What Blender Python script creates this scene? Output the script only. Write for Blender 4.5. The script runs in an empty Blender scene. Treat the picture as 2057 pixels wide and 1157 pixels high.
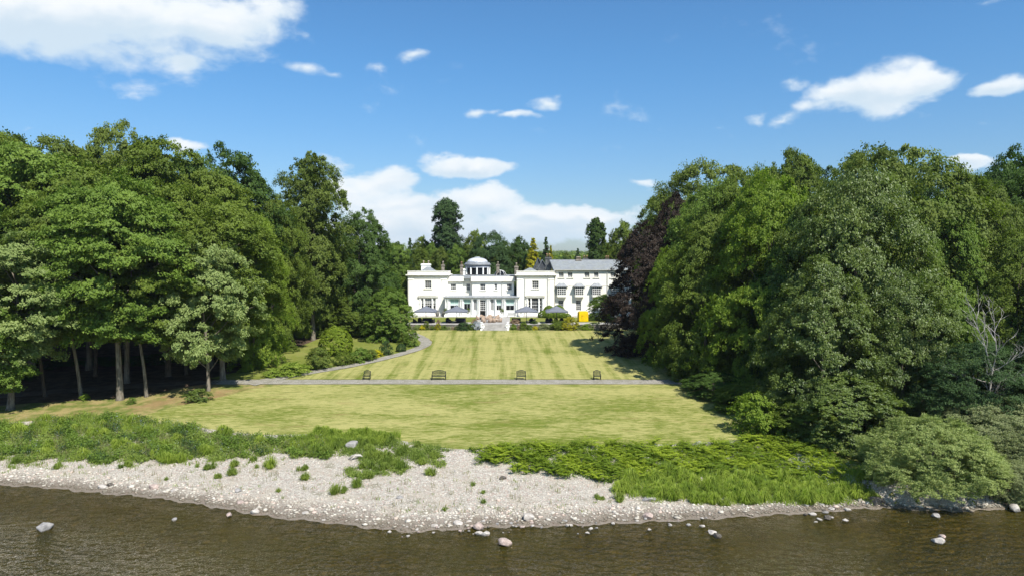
import bpy, math, random
import numpy as np
from mathutils import Vector, Matrix
PI = math.pi
R = math.radians
scene = bpy.context.scene
C = scene.collection
# ------------------------------------------------------------------ camera
FPX, CX, CY, CAMH = 1371.3, 1028.5, 578.5, 18.0
PITCH = math.atan(58.5 / FPX)
cam = bpy.data.cameras.new('camera'); camo = bpy.data.objects.new('camera', cam); C.objects.link(camo)
cam.sensor_width = 36; cam.lens = 24.0; cam.clip_end = 20000; cam.clip_start = 0.5
camo.location = (0, 0, CAMH); camo.rotation_euler = (PI / 2 - PITCH, 0, 0)
scene.camera = camo
# ------------------------------------------------------------------ sun
SUN_EL, SUN_AZ = R(52), R(146)          # azimuth clockwise from +Y: behind the camera, to the right
sd = Vector((math.sin(SUN_AZ) * math.cos(SUN_EL), math.cos(SUN_AZ) * math.cos(SUN_EL), math.sin(SUN_EL)))
sl = bpy.data.lights.new('sun', 'SUN'); sl.energy = 4.6; sl.angle = R(0.55); sl.color = (1, .955, .88)
so = bpy.data.objects.new('sun', sl); C.objects.link(so)
so.rotation_euler = (-sd).to_track_quat('-Z', 'Y').to_euler(); so.location = sd * 300
# ------------------------------------------------------------------ node helpers
class G:
    def __init__(s, tree): s.t = tree; s.n = tree.nodes; s.l = tree.links
    def put(s, inp, v):
        if v is None: return
        if isinstance(v, bpy.types.NodeSocket): s.l.new(v, inp)
        else:
            if isinstance(v, (tuple, list)) and len(v) == 3 and inp.type == 'RGBA': v = (*v, 1)
            inp.default_value = v
    def m(s, op, a, b=None, c=None, clamp=False):
        n = s.n.new('ShaderNodeMath'); n.operation = op; n.use_clamp = clamp
        s.put(n.inputs[0], a); s.put(n.inputs[1], b); s.put(n.inputs[2], c); return n.outputs[0]
    def ss(s, v, a, b, lo=0., hi=1.):
        n = s.n.new('ShaderNodeMapRange'); n.interpolation_type = 'SMOOTHSTEP'
        for k, x in enumerate((v, a, b, lo, hi)): s.put(n.inputs[k], x)
        return n.outputs[0]
    def mix(s, f, a, b, mode='MIX'):
        n = s.n.new('ShaderNodeMix'); n.data_type = 'RGBA'; n.blend_type = mode
        s.put(n.inputs[0], f); s.put(n.inputs[6], a); s.put(n.inputs[7], b); return n.outputs[2]
    def noise(s, vec=None, scale=5., detail=4., rough=.5, dist=0., dim='3D'):
        n = s.n.new('ShaderNodeTexNoise'); n.noise_dimensions = dim
        s.put(n.inputs['Vector'], vec); s.put(n.inputs['Scale'], scale); s.put(n.inputs['Detail'], detail)
        s.put(n.inputs['Roughness'], rough); s.put(n.inputs['Distortion'], dist); return n.outputs['Fac']
    def vor(s, vec=None, scale=5., out='Distance', feature='F1'):
        n = s.n.new('ShaderNodeTexVoronoi'); n.feature = feature
        s.put(n.inputs['Vector'], vec); s.put(n.inputs['Scale'], scale); return n.outputs[out]
    def mapping(s, vec, loc=(0, 0, 0), rot=(0, 0, 0), sc=(1, 1, 1)):
        n = s.n.new('ShaderNodeMapping'); s.put(n.inputs[0], vec)
        n.inputs[1].default_value = loc; n.inputs[2].default_value = rot; n.inputs[3].default_value = sc; return n.outputs[0]
    def pos(s): return s.n.new('ShaderNodeNewGeometry').outputs['Position']
    def obj(s): return s.n.new('ShaderNodeTexCoord').outputs['Object']
    def sep(s, v):
        n = s.n.new('ShaderNodeSeparateXYZ'); s.l.new(v, n.inputs[0]); return n.outputs
    def comb(s, x, y, z=0.):
        n = s.n.new('ShaderNodeCombineXYZ'); s.put(n.inputs[0], x); s.put(n.inputs[1], y); s.put(n.inputs[2], z); return n.outputs[0]
    def bump(s, h, strength=.5, dist=.05):
        n = s.n.new('ShaderNodeBump'); s.put(n.inputs['Height'], h)
        n.inputs['Strength'].default_value = strength; n.inputs['Distance'].default_value = dist; return n.outputs[0]
def newmat(name):
    m = bpy.data.materials.new(name); m.use_nodes = True; m.node_tree.nodes.clear()
    g = G(m.node_tree); g.out = g.n.new('ShaderNodeOutputMaterial'); return m, g
def pbsdf(g, col, rough=.8, normal=None, metallic=0., spec=.3):
    p = g.n.new('ShaderNodeBsdfPrincipled')
    g.put(p.inputs['Base Color'], col); g.put(p.inputs['Roughness'], rough); g.put(p.inputs['Metallic'], metallic)
    g.put(p.inputs['Specular IOR Level'], spec)
    if normal is not None: g.l.new(normal, p.inputs['Normal'])
    return p
def simple(name, col, col2=None, scale=3., rough=.8, bump=.2, bdist=.02, metallic=0., spec=.3, detail=5):
    m, g = newmat(name); c2 = col2 or tuple(x * .75 for x in col)
    v = g.obj(); f = g.ss(g.noise(v, scale, detail, .6), .35, .65)
    p = pbsdf(g, g.mix(f, (*c2, 1), (*col, 1)), rough, g.bump(g.noise(v, scale * 6, 3), bump, bdist) if bump else None, metallic, spec)
    g.l.new(p.outputs[0], g.out.inputs[0]); return m
# ------------------------------------------------------------------ world: daylight sky with fair weather cumulus
w = bpy.data.worlds.new('World'); scene.world = w; w.use_nodes = True; w.node_tree.nodes.clear()
g = G(w.node_tree); wout = g.n.new('ShaderNodeOutputWorld')
sky = g.n.new('ShaderNodeTexSky'); sky.sky_type = 'NISHITA'; sky.sun_disc = False
sky.sun_elevation = SUN_EL; sky.sun_rotation = SUN_AZ; sky.altitude = 0; sky.air_density = 1.0; sky.dust_density = .6; sky.ozone_density = 2.2
tc = g.n.new('ShaderNodeTexCoord').outputs['Generated']
nz = g.n.new('ShaderNodeVectorMath'); nz.operation = 'NORMALIZE'; g.l.new(tc, nz.inputs[0]); sx, sy, sz = g.sep(nz.outputs[0])
AZ = g.m('ARCTAN2', sx, sy); EL = g.m('ARCSINE', sz)
UV = g.comb(AZ, g.m('MULTIPLY', EL, 1.7), 0.)
N1 = g.noise(UV, 9., 9., .56, .25); N2 = g.noise(g.mapping(UV, (3.1, 1.7, 0)), 26., 5., .6, .1)
# warp the outlines
WX = g.m('MULTIPLY', g.m('SUBTRACT', g.noise(g.mapping(UV, (7, 2, 0)), 11., 4.), .5), .07)
WY = g.m('MULTIPLY', g.m('SUBTRACT', g.noise(g.mapping(UV, (1, 9, 0)), 11., 4.), .5), .05)
AW = g.m('ADD', AZ, WX); EW = g.m('ADD', EL, WY)
CL = [ # px, py, rx, ry, strength : the clouds of the day as azimuth / elevation
 (190,35,330,95,1.3),(70,40,300,90,1.2),(440,60,190,80,1.15),(560,25,80,50,.9),(380,125,75,40,.8),
 (612,92,40,16,.42),(610,148,75,22,.55),(660,150,50,16,.45),(832,127,44,18,.72),(760,140,60,10,.3),(200,285,90,16,.35),(70,275,60,14,.4),(398,290,50,16,.85),
 (975,230,38,15,.75),(1040,238,45,13,.7),(1092,214,48,18,.8),(938,334,112,30,1.2),(780,368,112,32,1.0),(700,385,60,30,.8),
 (962,402,92,38,1.2),(860,428,210,46,1.0),(770,450,150,30,.9),(1062,430,40,22,1.1),(1165,432,120,30,1.1),(1230,440,80,34,1.0),(960,468,430,40,1.15),(1100,440,260,36,.9),(820,410,200,44,.9),
 (692,328,64,16,.45),(1735,185,125,56,1.35),(1840,175,95,34,1.2),(1660,195,60,36,.85),(1640,225,70,24,.6),(1575,245,60,14,.5),(1522,237,34,14,.6),(1576,172,36,18,.55),(2000,183,80,30,1.2),
 (1952,332,52,18,1.2),(1284,366,40,12,.45),(1455,256,30,8,.35),(1960,5,60,14,.35),(1150,335,50,9,.2)]
mask = None; lowm = None
for (px, py, rx, ry, k) in CL:
    a0 = math.atan((px - CX) / FPX); e0 = math.atan((520 - py) / FPX * math.cos(a0)); ca = math.cos(a0)
    ra = rx / FPX * ca * ca; re = ry / FPX * ca
    da = g.m('MULTIPLY', g.m('SUBTRACT', AW, a0), 1 / ra); de = g.m('MULTIPLY', g.m('SUBTRACT', EW, e0), 1 / re)
    d2 = g.m('MULTIPLY_ADD', de, de, g.m('MULTIPLY', da, da))
    v = g.m('MULTIPLY', g.m('SUBTRACT', 1.15, g.m('SQRT', d2)), k)
    mask = v if mask is None else g.m('SMOOTH_MAX', mask, v, .15)
    lo = g.m('MULTIPLY', g.m('MAXIMUM', v, 0.), de)          # signed height inside the cloud
    lowm = lo if lowm is None else g.m('ADD', lowm, lo)
elsewhere = g.ss(g.m('ABSOLUTE', AZ), .8, 1.0)                 # scattered clouds over the lake and overhead
other = g.m('MULTIPLY', g.ss(g.noise(g.mapping(UV, (5, 5, 0)), 2.6, 5., .5), .5, .72), g.m('MAXIMUM', elsewhere, g.ss(EL, .52, .7)))
mask = g.m('MAXIMUM', mask, other)
mask = g.m('MAXIMUM', mask, -.4)
dens = g.m('ADD', mask, g.m('ADD', g.m('MULTIPLY', g.m('SUBTRACT', N1, .52), 1.9), g.m('MULTIPLY', g.m('SUBTRACT', N2, .5), .5)))
CD = g.ss(dens, .14, g.ss(EL, .02, .28, .46, .80))
CD = g.m('MULTIPLY', CD, .97)
shade = g.ss(g.m('ADD', g.m('MULTIPLY', lowm, .9), g.m('MULTIPLY', g.m('SUBTRACT', N1, .5), 2.2)), -.5, .45)
thin = g.ss(dens, .2, 1.1)
ccol = g.mix(shade, (4.3, 5.15, 5.9, 1), (6.35, 6.55, 6.7, 1))
ccol = g.mix(thin, g.mix(.5, ccol, (4.6, 5.6, 6.4, 1)), ccol)
skyc = g.mix(1., sky.outputs[0], g.mix(g.ss(EL, .0, .30), (.58, .68, .80, 1), (.46, .79, 1.0, 1)), 'MULTIPLY')
fin = g.mix(CD, skyc, ccol)
bg = g.n.new('ShaderNodeBackground'); bg.inputs[1].default_value = .10; g.l.new(fin, bg.inputs[0]); g.l.new(bg.outputs[0], wout.inputs[0])
scene.view_settings.view_transform = 'Standard'; scene.view_settings.look = 'None'
scene.view_settings.exposure = 0.64; scene.view_settings.gamma = 1.0; scene.view_settings.use_curve_mapping = False
scene.render.engine = 'CYCLES'
cy = scene.cycles; cy.max_bounces = 6; cy.diffuse_bounces = 3; cy.glossy_bounces = 3; cy.transmission_bounces = 4; cy.transparent_max_bounces = 8
cy.use_denoising = True; cy.sample_clamp_indirect = 4; cy.volume_bounces = 0
# ------------------------------------------------------------------ pixel -> world helpers (set out the place from measured bearings)
FWD = Vector((0, math.cos(PITCH), -math.sin(PITCH))); UPV = Vector((0, math.sin(PITCH), math.cos(PITCH)))
def ray(px, py): return FWD * FPX + Vector((1, 0, 0)) * (px - CX) + UPV * (CY - py)
def at(px, py, Y):
    d = ray(px, py); return Vector((0, 0, CAMH)) + d * (Y / d.y)
def X(px, Y, py=600): return at(px, py, Y).x
def Zp(py, Y): return at(CX, py, Y).z
def on_z(px, py, z):
    d = ray(px, py); return Vector((0, 0, CAMH)) + d * ((z - CAMH) / d.z)
# ------------------------------------------------------------------ terrain
SH = [(0,968),(110,975),(200,985),(300,992),(400,1006),(480,1020),(560,1035),(640,1040),(700,1047),(760,1056),(840,1064),(930,1054),(1000,1050),(1080,1052),(1200,1046),(1350,1040),(1500,1031),(1650,1022),(1760,1012),(1850,1020),(1950,1022),(2057,1008)]
LE = [(0,858),(110,852),(220,846),(330,856),(420,868),(520,878),(640,876),(760,880),(840,892),(900,905),(1000,903),(1100,899),(1250,896),(1400,892),(1490,884),(1560,890),(1650,925),(1760,985),(1850,1000),(2057,985)]
shx, shy = zip(*[tuple(on_z(a, b, 0))[:2] for a, b in SH]); lex, ley = zip(*[tuple(on_z(a, b, 1.3))[:2] for a, b in LE])
shx, shy, lex, ley = map(np.array, (shx, shy, lex, ley))
_tx = np.linspace(-95, 95, 951); _k = np.exp(-.5 * (np.arange(-30, 31) * .2 / 1.3) ** 2); _k /= _k.sum()
_ts = np.convolve(np.pad(np.interp(_tx, shx, shy), 30, 'edge'), _k, 'valid'); _tl = np.convolve(np.pad(np.interp(_tx, lex, ley), 30, 'edge'), _k, 'valid')
def ysh0(x): return np.interp(x, _tx, _ts)
def ysh(x): return ysh0(x) + .16 * np.sin(x * 2.1) + .11 * np.sin(x * 4.7 + 1) + .07 * np.sin(x * 9.1 + 2)
def yle(x): return np.maximum(np.interp(x, _tx, _tl), ysh0(x) + 1.5)
def sst(a, b, v):
    t = np.clip((v - a) / (b - a), 0, 1); return t * t * (3 - 2 * t)
def gprof(x, y):
    z = np.interp(y, [55, 62, 84, 86.6, 127.0, 150, 300, 600, 1000, 2200, 3000], [1.25, 1.3, 2.62, 2.72, 4.75, 6.0, 8, 9, 10, 24, 26])
    return z
def hz(x, y):
    x = np.asarray(x, float); y = np.asarray(y, float)
    s = ysh(x); l = yle(x)
    gp = gprof(x, y); gl = gprof(x, l)
    t = np.clip((y - s) / (l - s), 0, 1)
    beach = gl * (t * .55 + .45 * t ** 3)
    z = np.where(y >= l, gp, beach)
    off = s - y; o0 = np.maximum(ysh0(x) - y, 0); k0 = np.exp(-(o0 / 1.6) ** 2); off = np.maximum(off * k0 + o0 * (1 - k0), 0)
    z = np.where(y < s, -0.09 * off - .012 * np.clip(off, 0, 14) ** 1.5 + .03 * (1 - k0) * np.sin(x * 1.3 + y) * np.sin(y * 1.7), z)
    z = np.maximum(z, -3.0)
    plat = sst(-24.5, -21.0, x) * sst(60, 46, x)
    pl = np.where((y >= 128.0) & (y < 175), 5.75, z)
    z = z * (1 - plat) + pl * plat
    # hills beyond
    hill = sst(700, 1600, y) * (9 * np.sin(x / 420. + .3) + 5 * np.sin(x / 130.) + 2 * np.sin(x / 60. + 2))
    z = z + hill
    # low undulation of the wood on either side
    side = sst(26, 70, np.abs(x)) * sst(75, 110, y) * sst(400, 200, y)
    z = z + side * 1.2 * np.sin(x / 9.) * np.cos(y / 11.)
    return z
def hz1(x, y): return float(hz(np.array([x]), np.array([y]))[0])
def ground(px, py):
    d = ray(px, py); ys = np.arange(28, 400, .1); t = ys / d.y
    xs = d.x * t; zs = CAMH + d.z * t; h = hz(xs, ys); k = int(np.argmax(zs <= h))
    return Vector((xs[k], ys[k], h[k]))
# ------------------------------------------------------------------ mesh helpers
def tag(o, label=None, cat=None, group=None, kind=None):
    if label: o['label'] = label
    if cat: o['category'] = cat
    if group: o['group'] = group
    if kind: o['kind'] = kind
    return o
def link(name, me, mat=None, parent=None):
    o = bpy.data.objects.new(name, me); C.objects.link(o)
    if mat is not None and len(me.materials) == 0: me.materials.append(mat)
    if parent: o.parent = parent
    return o
def empty(name, loc=(0, 0, 0), rz=0., label=None, cat=None, group=None):
    o = bpy.data.objects.new(name, None); C.objects.link(o); o.location = loc; o.rotation_euler = (0, 0, rz)
    return tag(o, label, cat, group)
def npmesh(name, v, f, attr=None, smooth=False):
    v = np.asarray(v, np.float32); f = np.asarray(f, np.int32); k = f.shape[1]; me = bpy.data.meshes.new(name)
    me.vertices.add(len(v)); me.vertices.foreach_set('co', v.ravel())
    me.loops.add(f.size); me.loops.foreach_set('vertex_index', f.ravel())
    me.polygons.add(len(f)); me.polygons.foreach_set('loop_start', np.arange(0, f.size, k, dtype=np.int32))
    me.polygons.foreach_set('loop_total', np.full(len(f), k, np.int32))
    if smooth: me.polygons.foreach_set('use_smooth', np.ones(len(f), bool))
    me.update(calc_edges=True)
    if attr is not None:
        for n, a in attr.items():
            at_ = me.attributes.new(n, 'FLOAT', 'POINT'); at_.data.foreach_set('value', np.asarray(a, np.float32).ravel())
    return me
class MB:
    def __init__(s): s.v = []; s.f = []
    def add(s, vs, fs):
        b = len(s.v); s.v += [tuple(p) for p in vs]; s.f += [tuple(b + i for i in q) for q in fs]; return s
    def box(s, x0, x1, y0, y1, z0, z1):
        vs = [(x, y, z) for z in (z0, z1) for y in (y0, y1) for x in (x0, x1)]
        return s.add(vs, [(0, 2, 3, 1), (4, 5, 7, 6), (0, 1, 5, 4), (2, 6, 7, 3), (0, 4, 6, 2), (1, 3, 7, 5)])
    def quad(s, a, b, c, d): return s.add([a, b, c, d], [(0, 1, 2, 3)])
    def prism(s, pts, y0, y1):     # outline in x,z extruded along y
        n = len(pts); vs = [(p[0], y0, p[1]) for p in pts] + [(p[0], y1, p[1]) for p in pts]
        return s.add(vs, [tuple(range(n)), tuple(range(2 * n - 1, n - 1, -1))] + [(i, i + n, (i + 1) % n + n, (i + 1) % n) for i in range(n)])
    def prismz(s, pts, z0, z1):
        n = len(pts); vs = [(p[0], p[1], z0) for p in pts] + [(p[0], p[1], z1) for p in pts]
        return s.add(vs, [tuple(range(n - 1, -1, -1)), tuple(range(n, 2 * n))] + [(i, (i + 1) % n, (i + 1) % n + n, i + n) for i in range(n)])
    def lathe(s, prof, n=16, c=(0, 0), a0=0., a1=2 * PI):
        full = abs(a1 - a0 - 2 * PI) < 1e-6; m = n if full else n + 1
        vs = [(c[0] + r * math.cos(a0 + (a1 - a0) * i / n), c[1] + r * math.sin(a0 + (a1 - a0) * i / n), z) for r, z in prof for i in range(m)]
        fs = [(j * m + i, j * m + (i + 1) % m, (j + 1) * m + (i + 1) % m, (j + 1) * m + i) for j in range(len(prof) - 1) for i in range(n)]
        if full: fs += [tuple(range(m - 1, -1, -1)), tuple((len(prof) - 1) * m + i for i in range(m))]
        return s.add(vs, fs)
    def tube(s, pts, rad, n=8):
        pts = [Vector(p) for p in pts]; rad = rad if isinstance(rad, (list, tuple)) else [rad] * len(pts); vs = []; fs = []
        for i, p in enumerate(pts):
            d = (pts[min(i + 1, len(pts) - 1)] - pts[max(i - 1, 0)]).normalized()
            u = d.cross(Vector((0, 0, 1)) if abs(d.z) < .9 else Vector((0, 1, 0))).normalized(); w_ = d.cross(u)
            for k in range(n): vs.append(p + (u * math.cos(2 * PI * k / n) + w_ * math.sin(2 * PI * k / n)) * rad[i])
        for i in range(len(pts) - 1):
            for k in range(n): fs.append((i * n + k, (i + 1) * n + k, (i + 1) * n + (k + 1) % n, i * n + (k + 1) % n))
        fs += [tuple(range(n)), tuple((len(pts) - 1) * n + k for k in range(n - 1, -1, -1))]
        return s.add(vs, fs)
    def mesh(s, name, smooth=False):
        me = bpy.data.meshes.new(name); me.from_pydata(s.v, [], s.f); me.update()
        if smooth: me.shade_smooth() if hasattr(me, 'shade_smooth') else None
        return me
    def build(s, name, mat, parent=None, smooth=False): return link(name, s.mesh(name, smooth), mat, parent)
def bevel(o, wd=.02, seg=1):
    m = o.modifiers.new('bevel', 'BEVEL'); m.width = wd; m.segments = seg; m.limit_method = 'ANGLE'; return o
# ------------------------------------------------------------------ ground materials
def mat_lawn(name, stripes, pale=.5):
    m, g = newmat(name); P = g.pos(); x, y, z = g.sep(P)
    fine = g.noise(g.mapping(P, sc=(.8, 1.6, 1)), 7., 6., .75)
    big = g.noise(g.mapping(P, sc=(.07, .16, 1)), 1., 4., .55, .4)
    streak = g.noise(g.mapping(P, sc=(.75, 2.9, 1), rot=(0, 0, R(-5))), 1., 7., .72, .5)
    green, dry, brown, dark = (.135, .165, .026, 1), (.375, .345, .130, 1), (.27, .195, .085, 1), (.080, .110, .018, 1)
    if stripes:
        xx = g.m('ADD', x, g.m('MULTIPLY', g.m('SUBTRACT', g.noise(P, .04, 2.), .5), 1.6))
        xx = g.m('ADD', xx, g.m('MULTIPLY', y, .046))
        st = g.m('SINE', g.m('MULTIPLY', xx, 2 * PI / 3.7))
        long = g.noise(g.mapping(P, sc=(1.1, .03, 1), rot=(0, 0, R(-2.6))), 1., 6., .68, .1)
        f = g.m('ADD', g.m('MULTIPLY', g.ss(st, -.98, -.3, -1., 0.), .12), g.m('ADD', g.m('MULTIPLY', long, 1.0), g.m('MULTIPLY', streak, 1.1)))
        f = g.ss(g.m('ADD', f, g.m('MULTIPLY', g.m('SUBTRACT', big, .5), .6)), .70, 1.16)
    else:
        s2 = g.noise(g.mapping(P, (3, 8, 0), sc=(1.6, 5.5, 1), rot=(0, 0, R(4))), 1., 5., .7, .4)
        f = g.m('ADD', g.m('MULTIPLY_ADD', streak, .7, g.m('MULTIPLY', s2, .35)), g.m('MULTIPLY', g.m('SUBTRACT', big, .5), .55)); f = g.m('SUBTRACT', f, .02)
        f = g.ss(f, .40, .62)
    c = g.mix(g.m('MULTIPLY', f, pale), green, dry)
    c = g.mix(g.ss(g.noise(g.mapping(P, (9, 4, 0), sc=(.25, .7, 1)), 1., 5., .6), .56, .74, 0., .5), c, brown)
    c = g.mix(g.ss(g.noise(g.mapping(P, (2, 14, 0), sc=(.5, 1.3, 1)), 1., 5., .65), .55, .72, 0., .55), c, dark)
    c = g.mix(g.ss(fine, .35, .7, 0., .55), c, g.mix(1., c, (.55, .6, .5, 1), 'MULTIPLY'))
    p = pbsdf(g, c, .95, g.bump(fine, .6, .05), spec=.05); g.l.new(p.outputs[0], g.out.inputs[0]); return m
M_low = mat_lawn('lawn_mown', False, .95); M_up = mat_lawn('lawn_striped', True, .95); M_side = mat_lawn('lawn_garden', False, .35)
# base ground: rough grass / woodland floor, mask by attribute
m, g = newmat('woodland_floor'); P = g.pos()
wm = g.n.new('ShaderNodeAttribute'); wm.attribute_name = 'wood'; wmf = wm.outputs['Fac']
wmf = g.ss(g.m('ADD', wmf, g.m('MULTIPLY', g.m('SUBTRACT', g.noise(P, .35, 5., .6), .5), .9)), .35, .65)
floor = g.mix(g.ss(g.noise(P, .8, 6., .65), .35, .65), (.055, .038, .024, 1), (.12, .085, .055, 1))
grs = g.mix(g.ss(g.noise(P, .6, 6., .65), .38, .62), (.12, .15, .03, 1), (.30, .24, .10, 1))
grs = g.mix(g.ss(g.noise(P, .17, 4., .6), .52, .64, 0., .7), grs, (.27, .17, .085, 1))
hillc = g.mix(g.ss(g.noise(P, .004, 3.), .4, .6), (.05, .075, .03, 1), (.13, .15, .06, 1))
far = g.ss(g.sep(P)[1], 400., 500.)
p = pbsdf(g, g.mix(far, g.mix(wmf, grs, floor), hillc), .95, g.bump(g.noise(P, 5., 6., .7), .8, .12), spec=.1)
g.l.new(p.outputs[0], g.out.inputs[0]); M_ground = m
# shingle
def mat_shingle(name, wet):
    m, g = newmat(name); P = g.pos(); z = g.sep(P)[2]
    v1 = g.vor(P, 7., 'Color'); d1 = g.vor(P, 7.); v2 = g.vor(P, 16., 'Color'); d2 = g.vor(P, 16.)
    cc = g.n.new('ShaderNodeSeparateColor'); g.l.new(v1, cc.inputs[0]); c2 = g.n.new('ShaderNodeSeparateColor'); g.l.new(v2, c2.inputs[0])
    base = g.mix(cc.outputs[0], (.38, .34, .28, 1), (.62, .575, .49, 1)); base = g.mix(g.ss(cc.outputs[1], .78, .9, 0., .7), base, (.42, .29, .24, 1))
    base = g.mix(g.ss(c2.outputs[0], .6, .95, 0., .6), base, (.22, .20, .18, 1))
    base = g.mix(g.ss(d1, .25, .55, 0., .35), base, (.16, .14, .12, 1))
    base = g.mix(g.ss(g.noise(P, .35, 6., .65), .46, .64, 0., .45), base, (.38, .33, .26, 1)); base = g.mix(g.ss(g.noise(g.mapping(P, (5, 5, 0)), .6, 6., .7), .56, .66, 0., .6), base, (.15, .14, .08, 1))
    wetf = g.ss(g.m('ADD', z, g.m('MULTIPLY', g.m('SUBTRACT', g.noise(P, .9, 3.), .5), .2)), .20, .06)
    base = g.mix(g.m('MULTIPLY', wetf, .75), base, (.13, .10, .07, 1))
    if wet:
        base = g.mix(g.ss(g.noise(P, .5, 5., .7), .3, .7), (.05, .042, .012, 1), (.13, .10, .035, 1))
        base = g.mix(g.ss(cc.outputs[0], .55, .95, 0., .6), base, (.14, .105, .05, 1))
        v3 = g.vor(P, 1.7, 'Color'); d3 = g.vor(P, 1.7); c3 = g.n.new('ShaderNodeSeparateColor'); g.l.new(v3, c3.inputs[0])
        stn = g.m('MULTIPLY', g.ss(c3.outputs[0], .62, .7), g.ss(d3, .42, .30)); base = g.mix(g.m('MULTIPLY', stn, .8), base, g.mix(c3.outputs[1], (.06, .045, .02, 1), (.26, .20, .10, 1)))
        base = g.mix(g.ss(z, -.35, -1.6, 0., .75), base, (.045, .042, .012, 1))  # water's depth tint put into the bed colour, with darker silt further out
    p = pbsdf(g, base, .85, g.bump(g.m('ADD', g.m('MULTIPLY', d1, -1.), g.m('MULTIPLY', d2, -.5)), .8, .06), spec=.25)
    g.l.new(p.outputs[0], g.out.inputs[0]); return m
M_beach = mat_shingle('shingle', False); M_bed = mat_shingle('bed_stones', True)
# gravel path
m, g = newmat('gravel'); P = g.pos(); v1 = g.n.new('ShaderNodeSeparateColor'); g.l.new(g.vor(P, 14., 'Color'), v1.inputs[0])
p = pbsdf(g, g.mix(g.ss(g.noise(P, 1.2, 5., .6), .4, .65, 0., .5), g.mix(v1.outputs[0], (.20, .185, .155, 1), (.37, .345, .295, 1)), (.16, .15, .10, 1)), .9, g.bump(g.vor(P, 14.), .7, .03), spec=.15)
g.l.new(p.outputs[0], g.out.inputs[0]); M_gravel = m
M_paving = simple('paving_stone', (.42, .40, .37), (.30, .285, .26), 1.2, .85, .3, .02)
# water: clear brown lake water over stones, wind ripples
m, g = newmat('lake_water'); P = g.pos()
wv = g.n.new('ShaderNodeTexWave'); wv.wave_type = 'BANDS'; wv.bands_direction = 'Y'; g.l.new(g.mapping(P, rot=(0, 0, R(12))), wv.inputs[0])
wv.inputs['Scale'].default_value = .42; wv.inputs['Distortion'].default_value = 9.; wv.inputs['Detail'].default_value = 4.; wv.inputs['Detail Scale'].default_value = 1.6; wv.inputs['Detail Roughness'].default_value = .62
n1 = g.noise(g.mapping(P, rot=(0, 0, R(14)), sc=(.45, .95, 1)), 1.5, 3., .5, .8)
n2 = g.noise(g.mapping(P, rot=(0, 0, R(-10)), sc=(.6, 1.2, 1)), 3.2, 2., .5, .5)
h = g.m('ADD', g.m('MULTIPLY', wv.outputs['Fac'], .25), g.m('ADD', g.m('MULTIPLY', n1, .9), g.m('MULTIPLY', n2, .42)))
nb = g.bump(h, 1., .85)
gl = g.n.new('ShaderNodeBsdfGlossy'); gl.inputs['Roughness'].default_value = .035; g.l.new(nb, gl.inputs['Normal'])
tr = g.n.new('ShaderNodeBsdfTransparent'); tr.inputs[0].default_value = (.78, .70, .40, 1)
fr = g.n.new('ShaderNodeFresnel'); fr.inputs[0].default_value = 1.333; g.l.new(nb, fr.inputs['Normal'])
df = g.n.new('ShaderNodeBsdfDiffuse'); df.inputs[0].default_value = (.068, .060, .009, 1)
b1 = g.n.new('ShaderNodeMixShader'); g.l.new(g.ss(g.noise(P, .09, 4., .6), .35, .65, .24, .44), b1.inputs[0]); g.l.new(tr.outputs[0], b1.inputs[1]); g.l.new(df.outputs[0], b1.inputs[2])
mx = g.n.new('ShaderNodeMixShader'); g.l.new(g.m('MULTIPLY', fr.outputs[0], 1.0, clamp=True), mx.inputs[0]); g.l.new(b1.outputs[0], mx.inputs[1]); g.l.new(gl.outputs[0], mx.inputs[2])
g.l.new(mx.outputs[0], g.out.inputs[0]); M_water = m
# ------------------------------------------------------------------ ground sheets
def axis(a, b, st, ends):
    c = list(np.arange(a, b + 1e-6, st)); lo = a; hi = b; k = st; L = []; Hh = []
    while lo > ends[0]: k *= 1.22; lo -= k; L.append(lo)
    k = st
    while hi < ends[1]: k *= 1.22; hi += k; Hh.append(hi)
    return np.array(L[::-1] + c + Hh)
def grid(name, xs, ys, mat, kind='structure', lift=0., zf=None, attr=None):
    XX, YY = np.meshgrid(xs, ys) if xs.ndim == 1 else (xs, ys)
    ZZ = (hz(XX, YY) if zf is None else zf(XX, YY)) + lift
    ny, nx = XX.shape; v = np.stack([XX, YY, ZZ], -1).reshape(-1, 3)
    i = np.arange(ny * nx).reshape(ny, nx); f = np.stack([i[:-1, :-1], i[:-1, 1:], i[1:, 1:], i[1:, :-1]], -1).reshape(-1, 4)
    me = npmesh(name, v, f, {k: fn(XX, YY) for k, fn in attr.items()} if attr else None, True)
    return tag(link(name, me, mat), kind=kind)
def woodmask(x, y):
    fl = np.interp(y, [60, 74, 78, 84, 95, 130], [-70, -56, -42, -38, -36, -30])
    left = sst(2.5, -2.5, x - fl)
    fr_ = np.interp(y, [50, 62, 75, 95, 130], [34, 26, 23, 19, 19])
    return np.maximum(left, sst(-2., 2., x - fr_)) * sst(-10, 2, y - yle(x) + 3)
xs = axis(-90, 90, .8, (-2900, 2900)); ys = axis(22, 172, .6, (-560, 2900)); ys = np.sort(np.concatenate([ys[(ys < 127.6) | (ys > 128.5)], [127.6, 127.97, 128.03, 128.5]]))
grid('ground', xs, ys, M_ground, attr={'wood': woodmask})
nzx = lambda x, s, a: a * (np.sin(x * s) + .6 * np.sin(x * s * 2.3 + 1) + .35 * np.sin(x * s * 5.1 + 2))
def strip(name, xs, y0, y1, n, mat, lift):           # columns along x between two curves
    t = np.linspace(0, 1, n)[:, None]; Y = y0[None, :] * (1 - t) + y1[None, :] * t; XX = np.repeat(xs[None, :], n, 0)
    return grid(name, XX, Y, mat, lift=lift)
bx = np.arange(-62, 37, .35)
strip('beach', bx, ysh(bx) - .6, yle(bx) + .2, 40, M_beach, .06)
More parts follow.
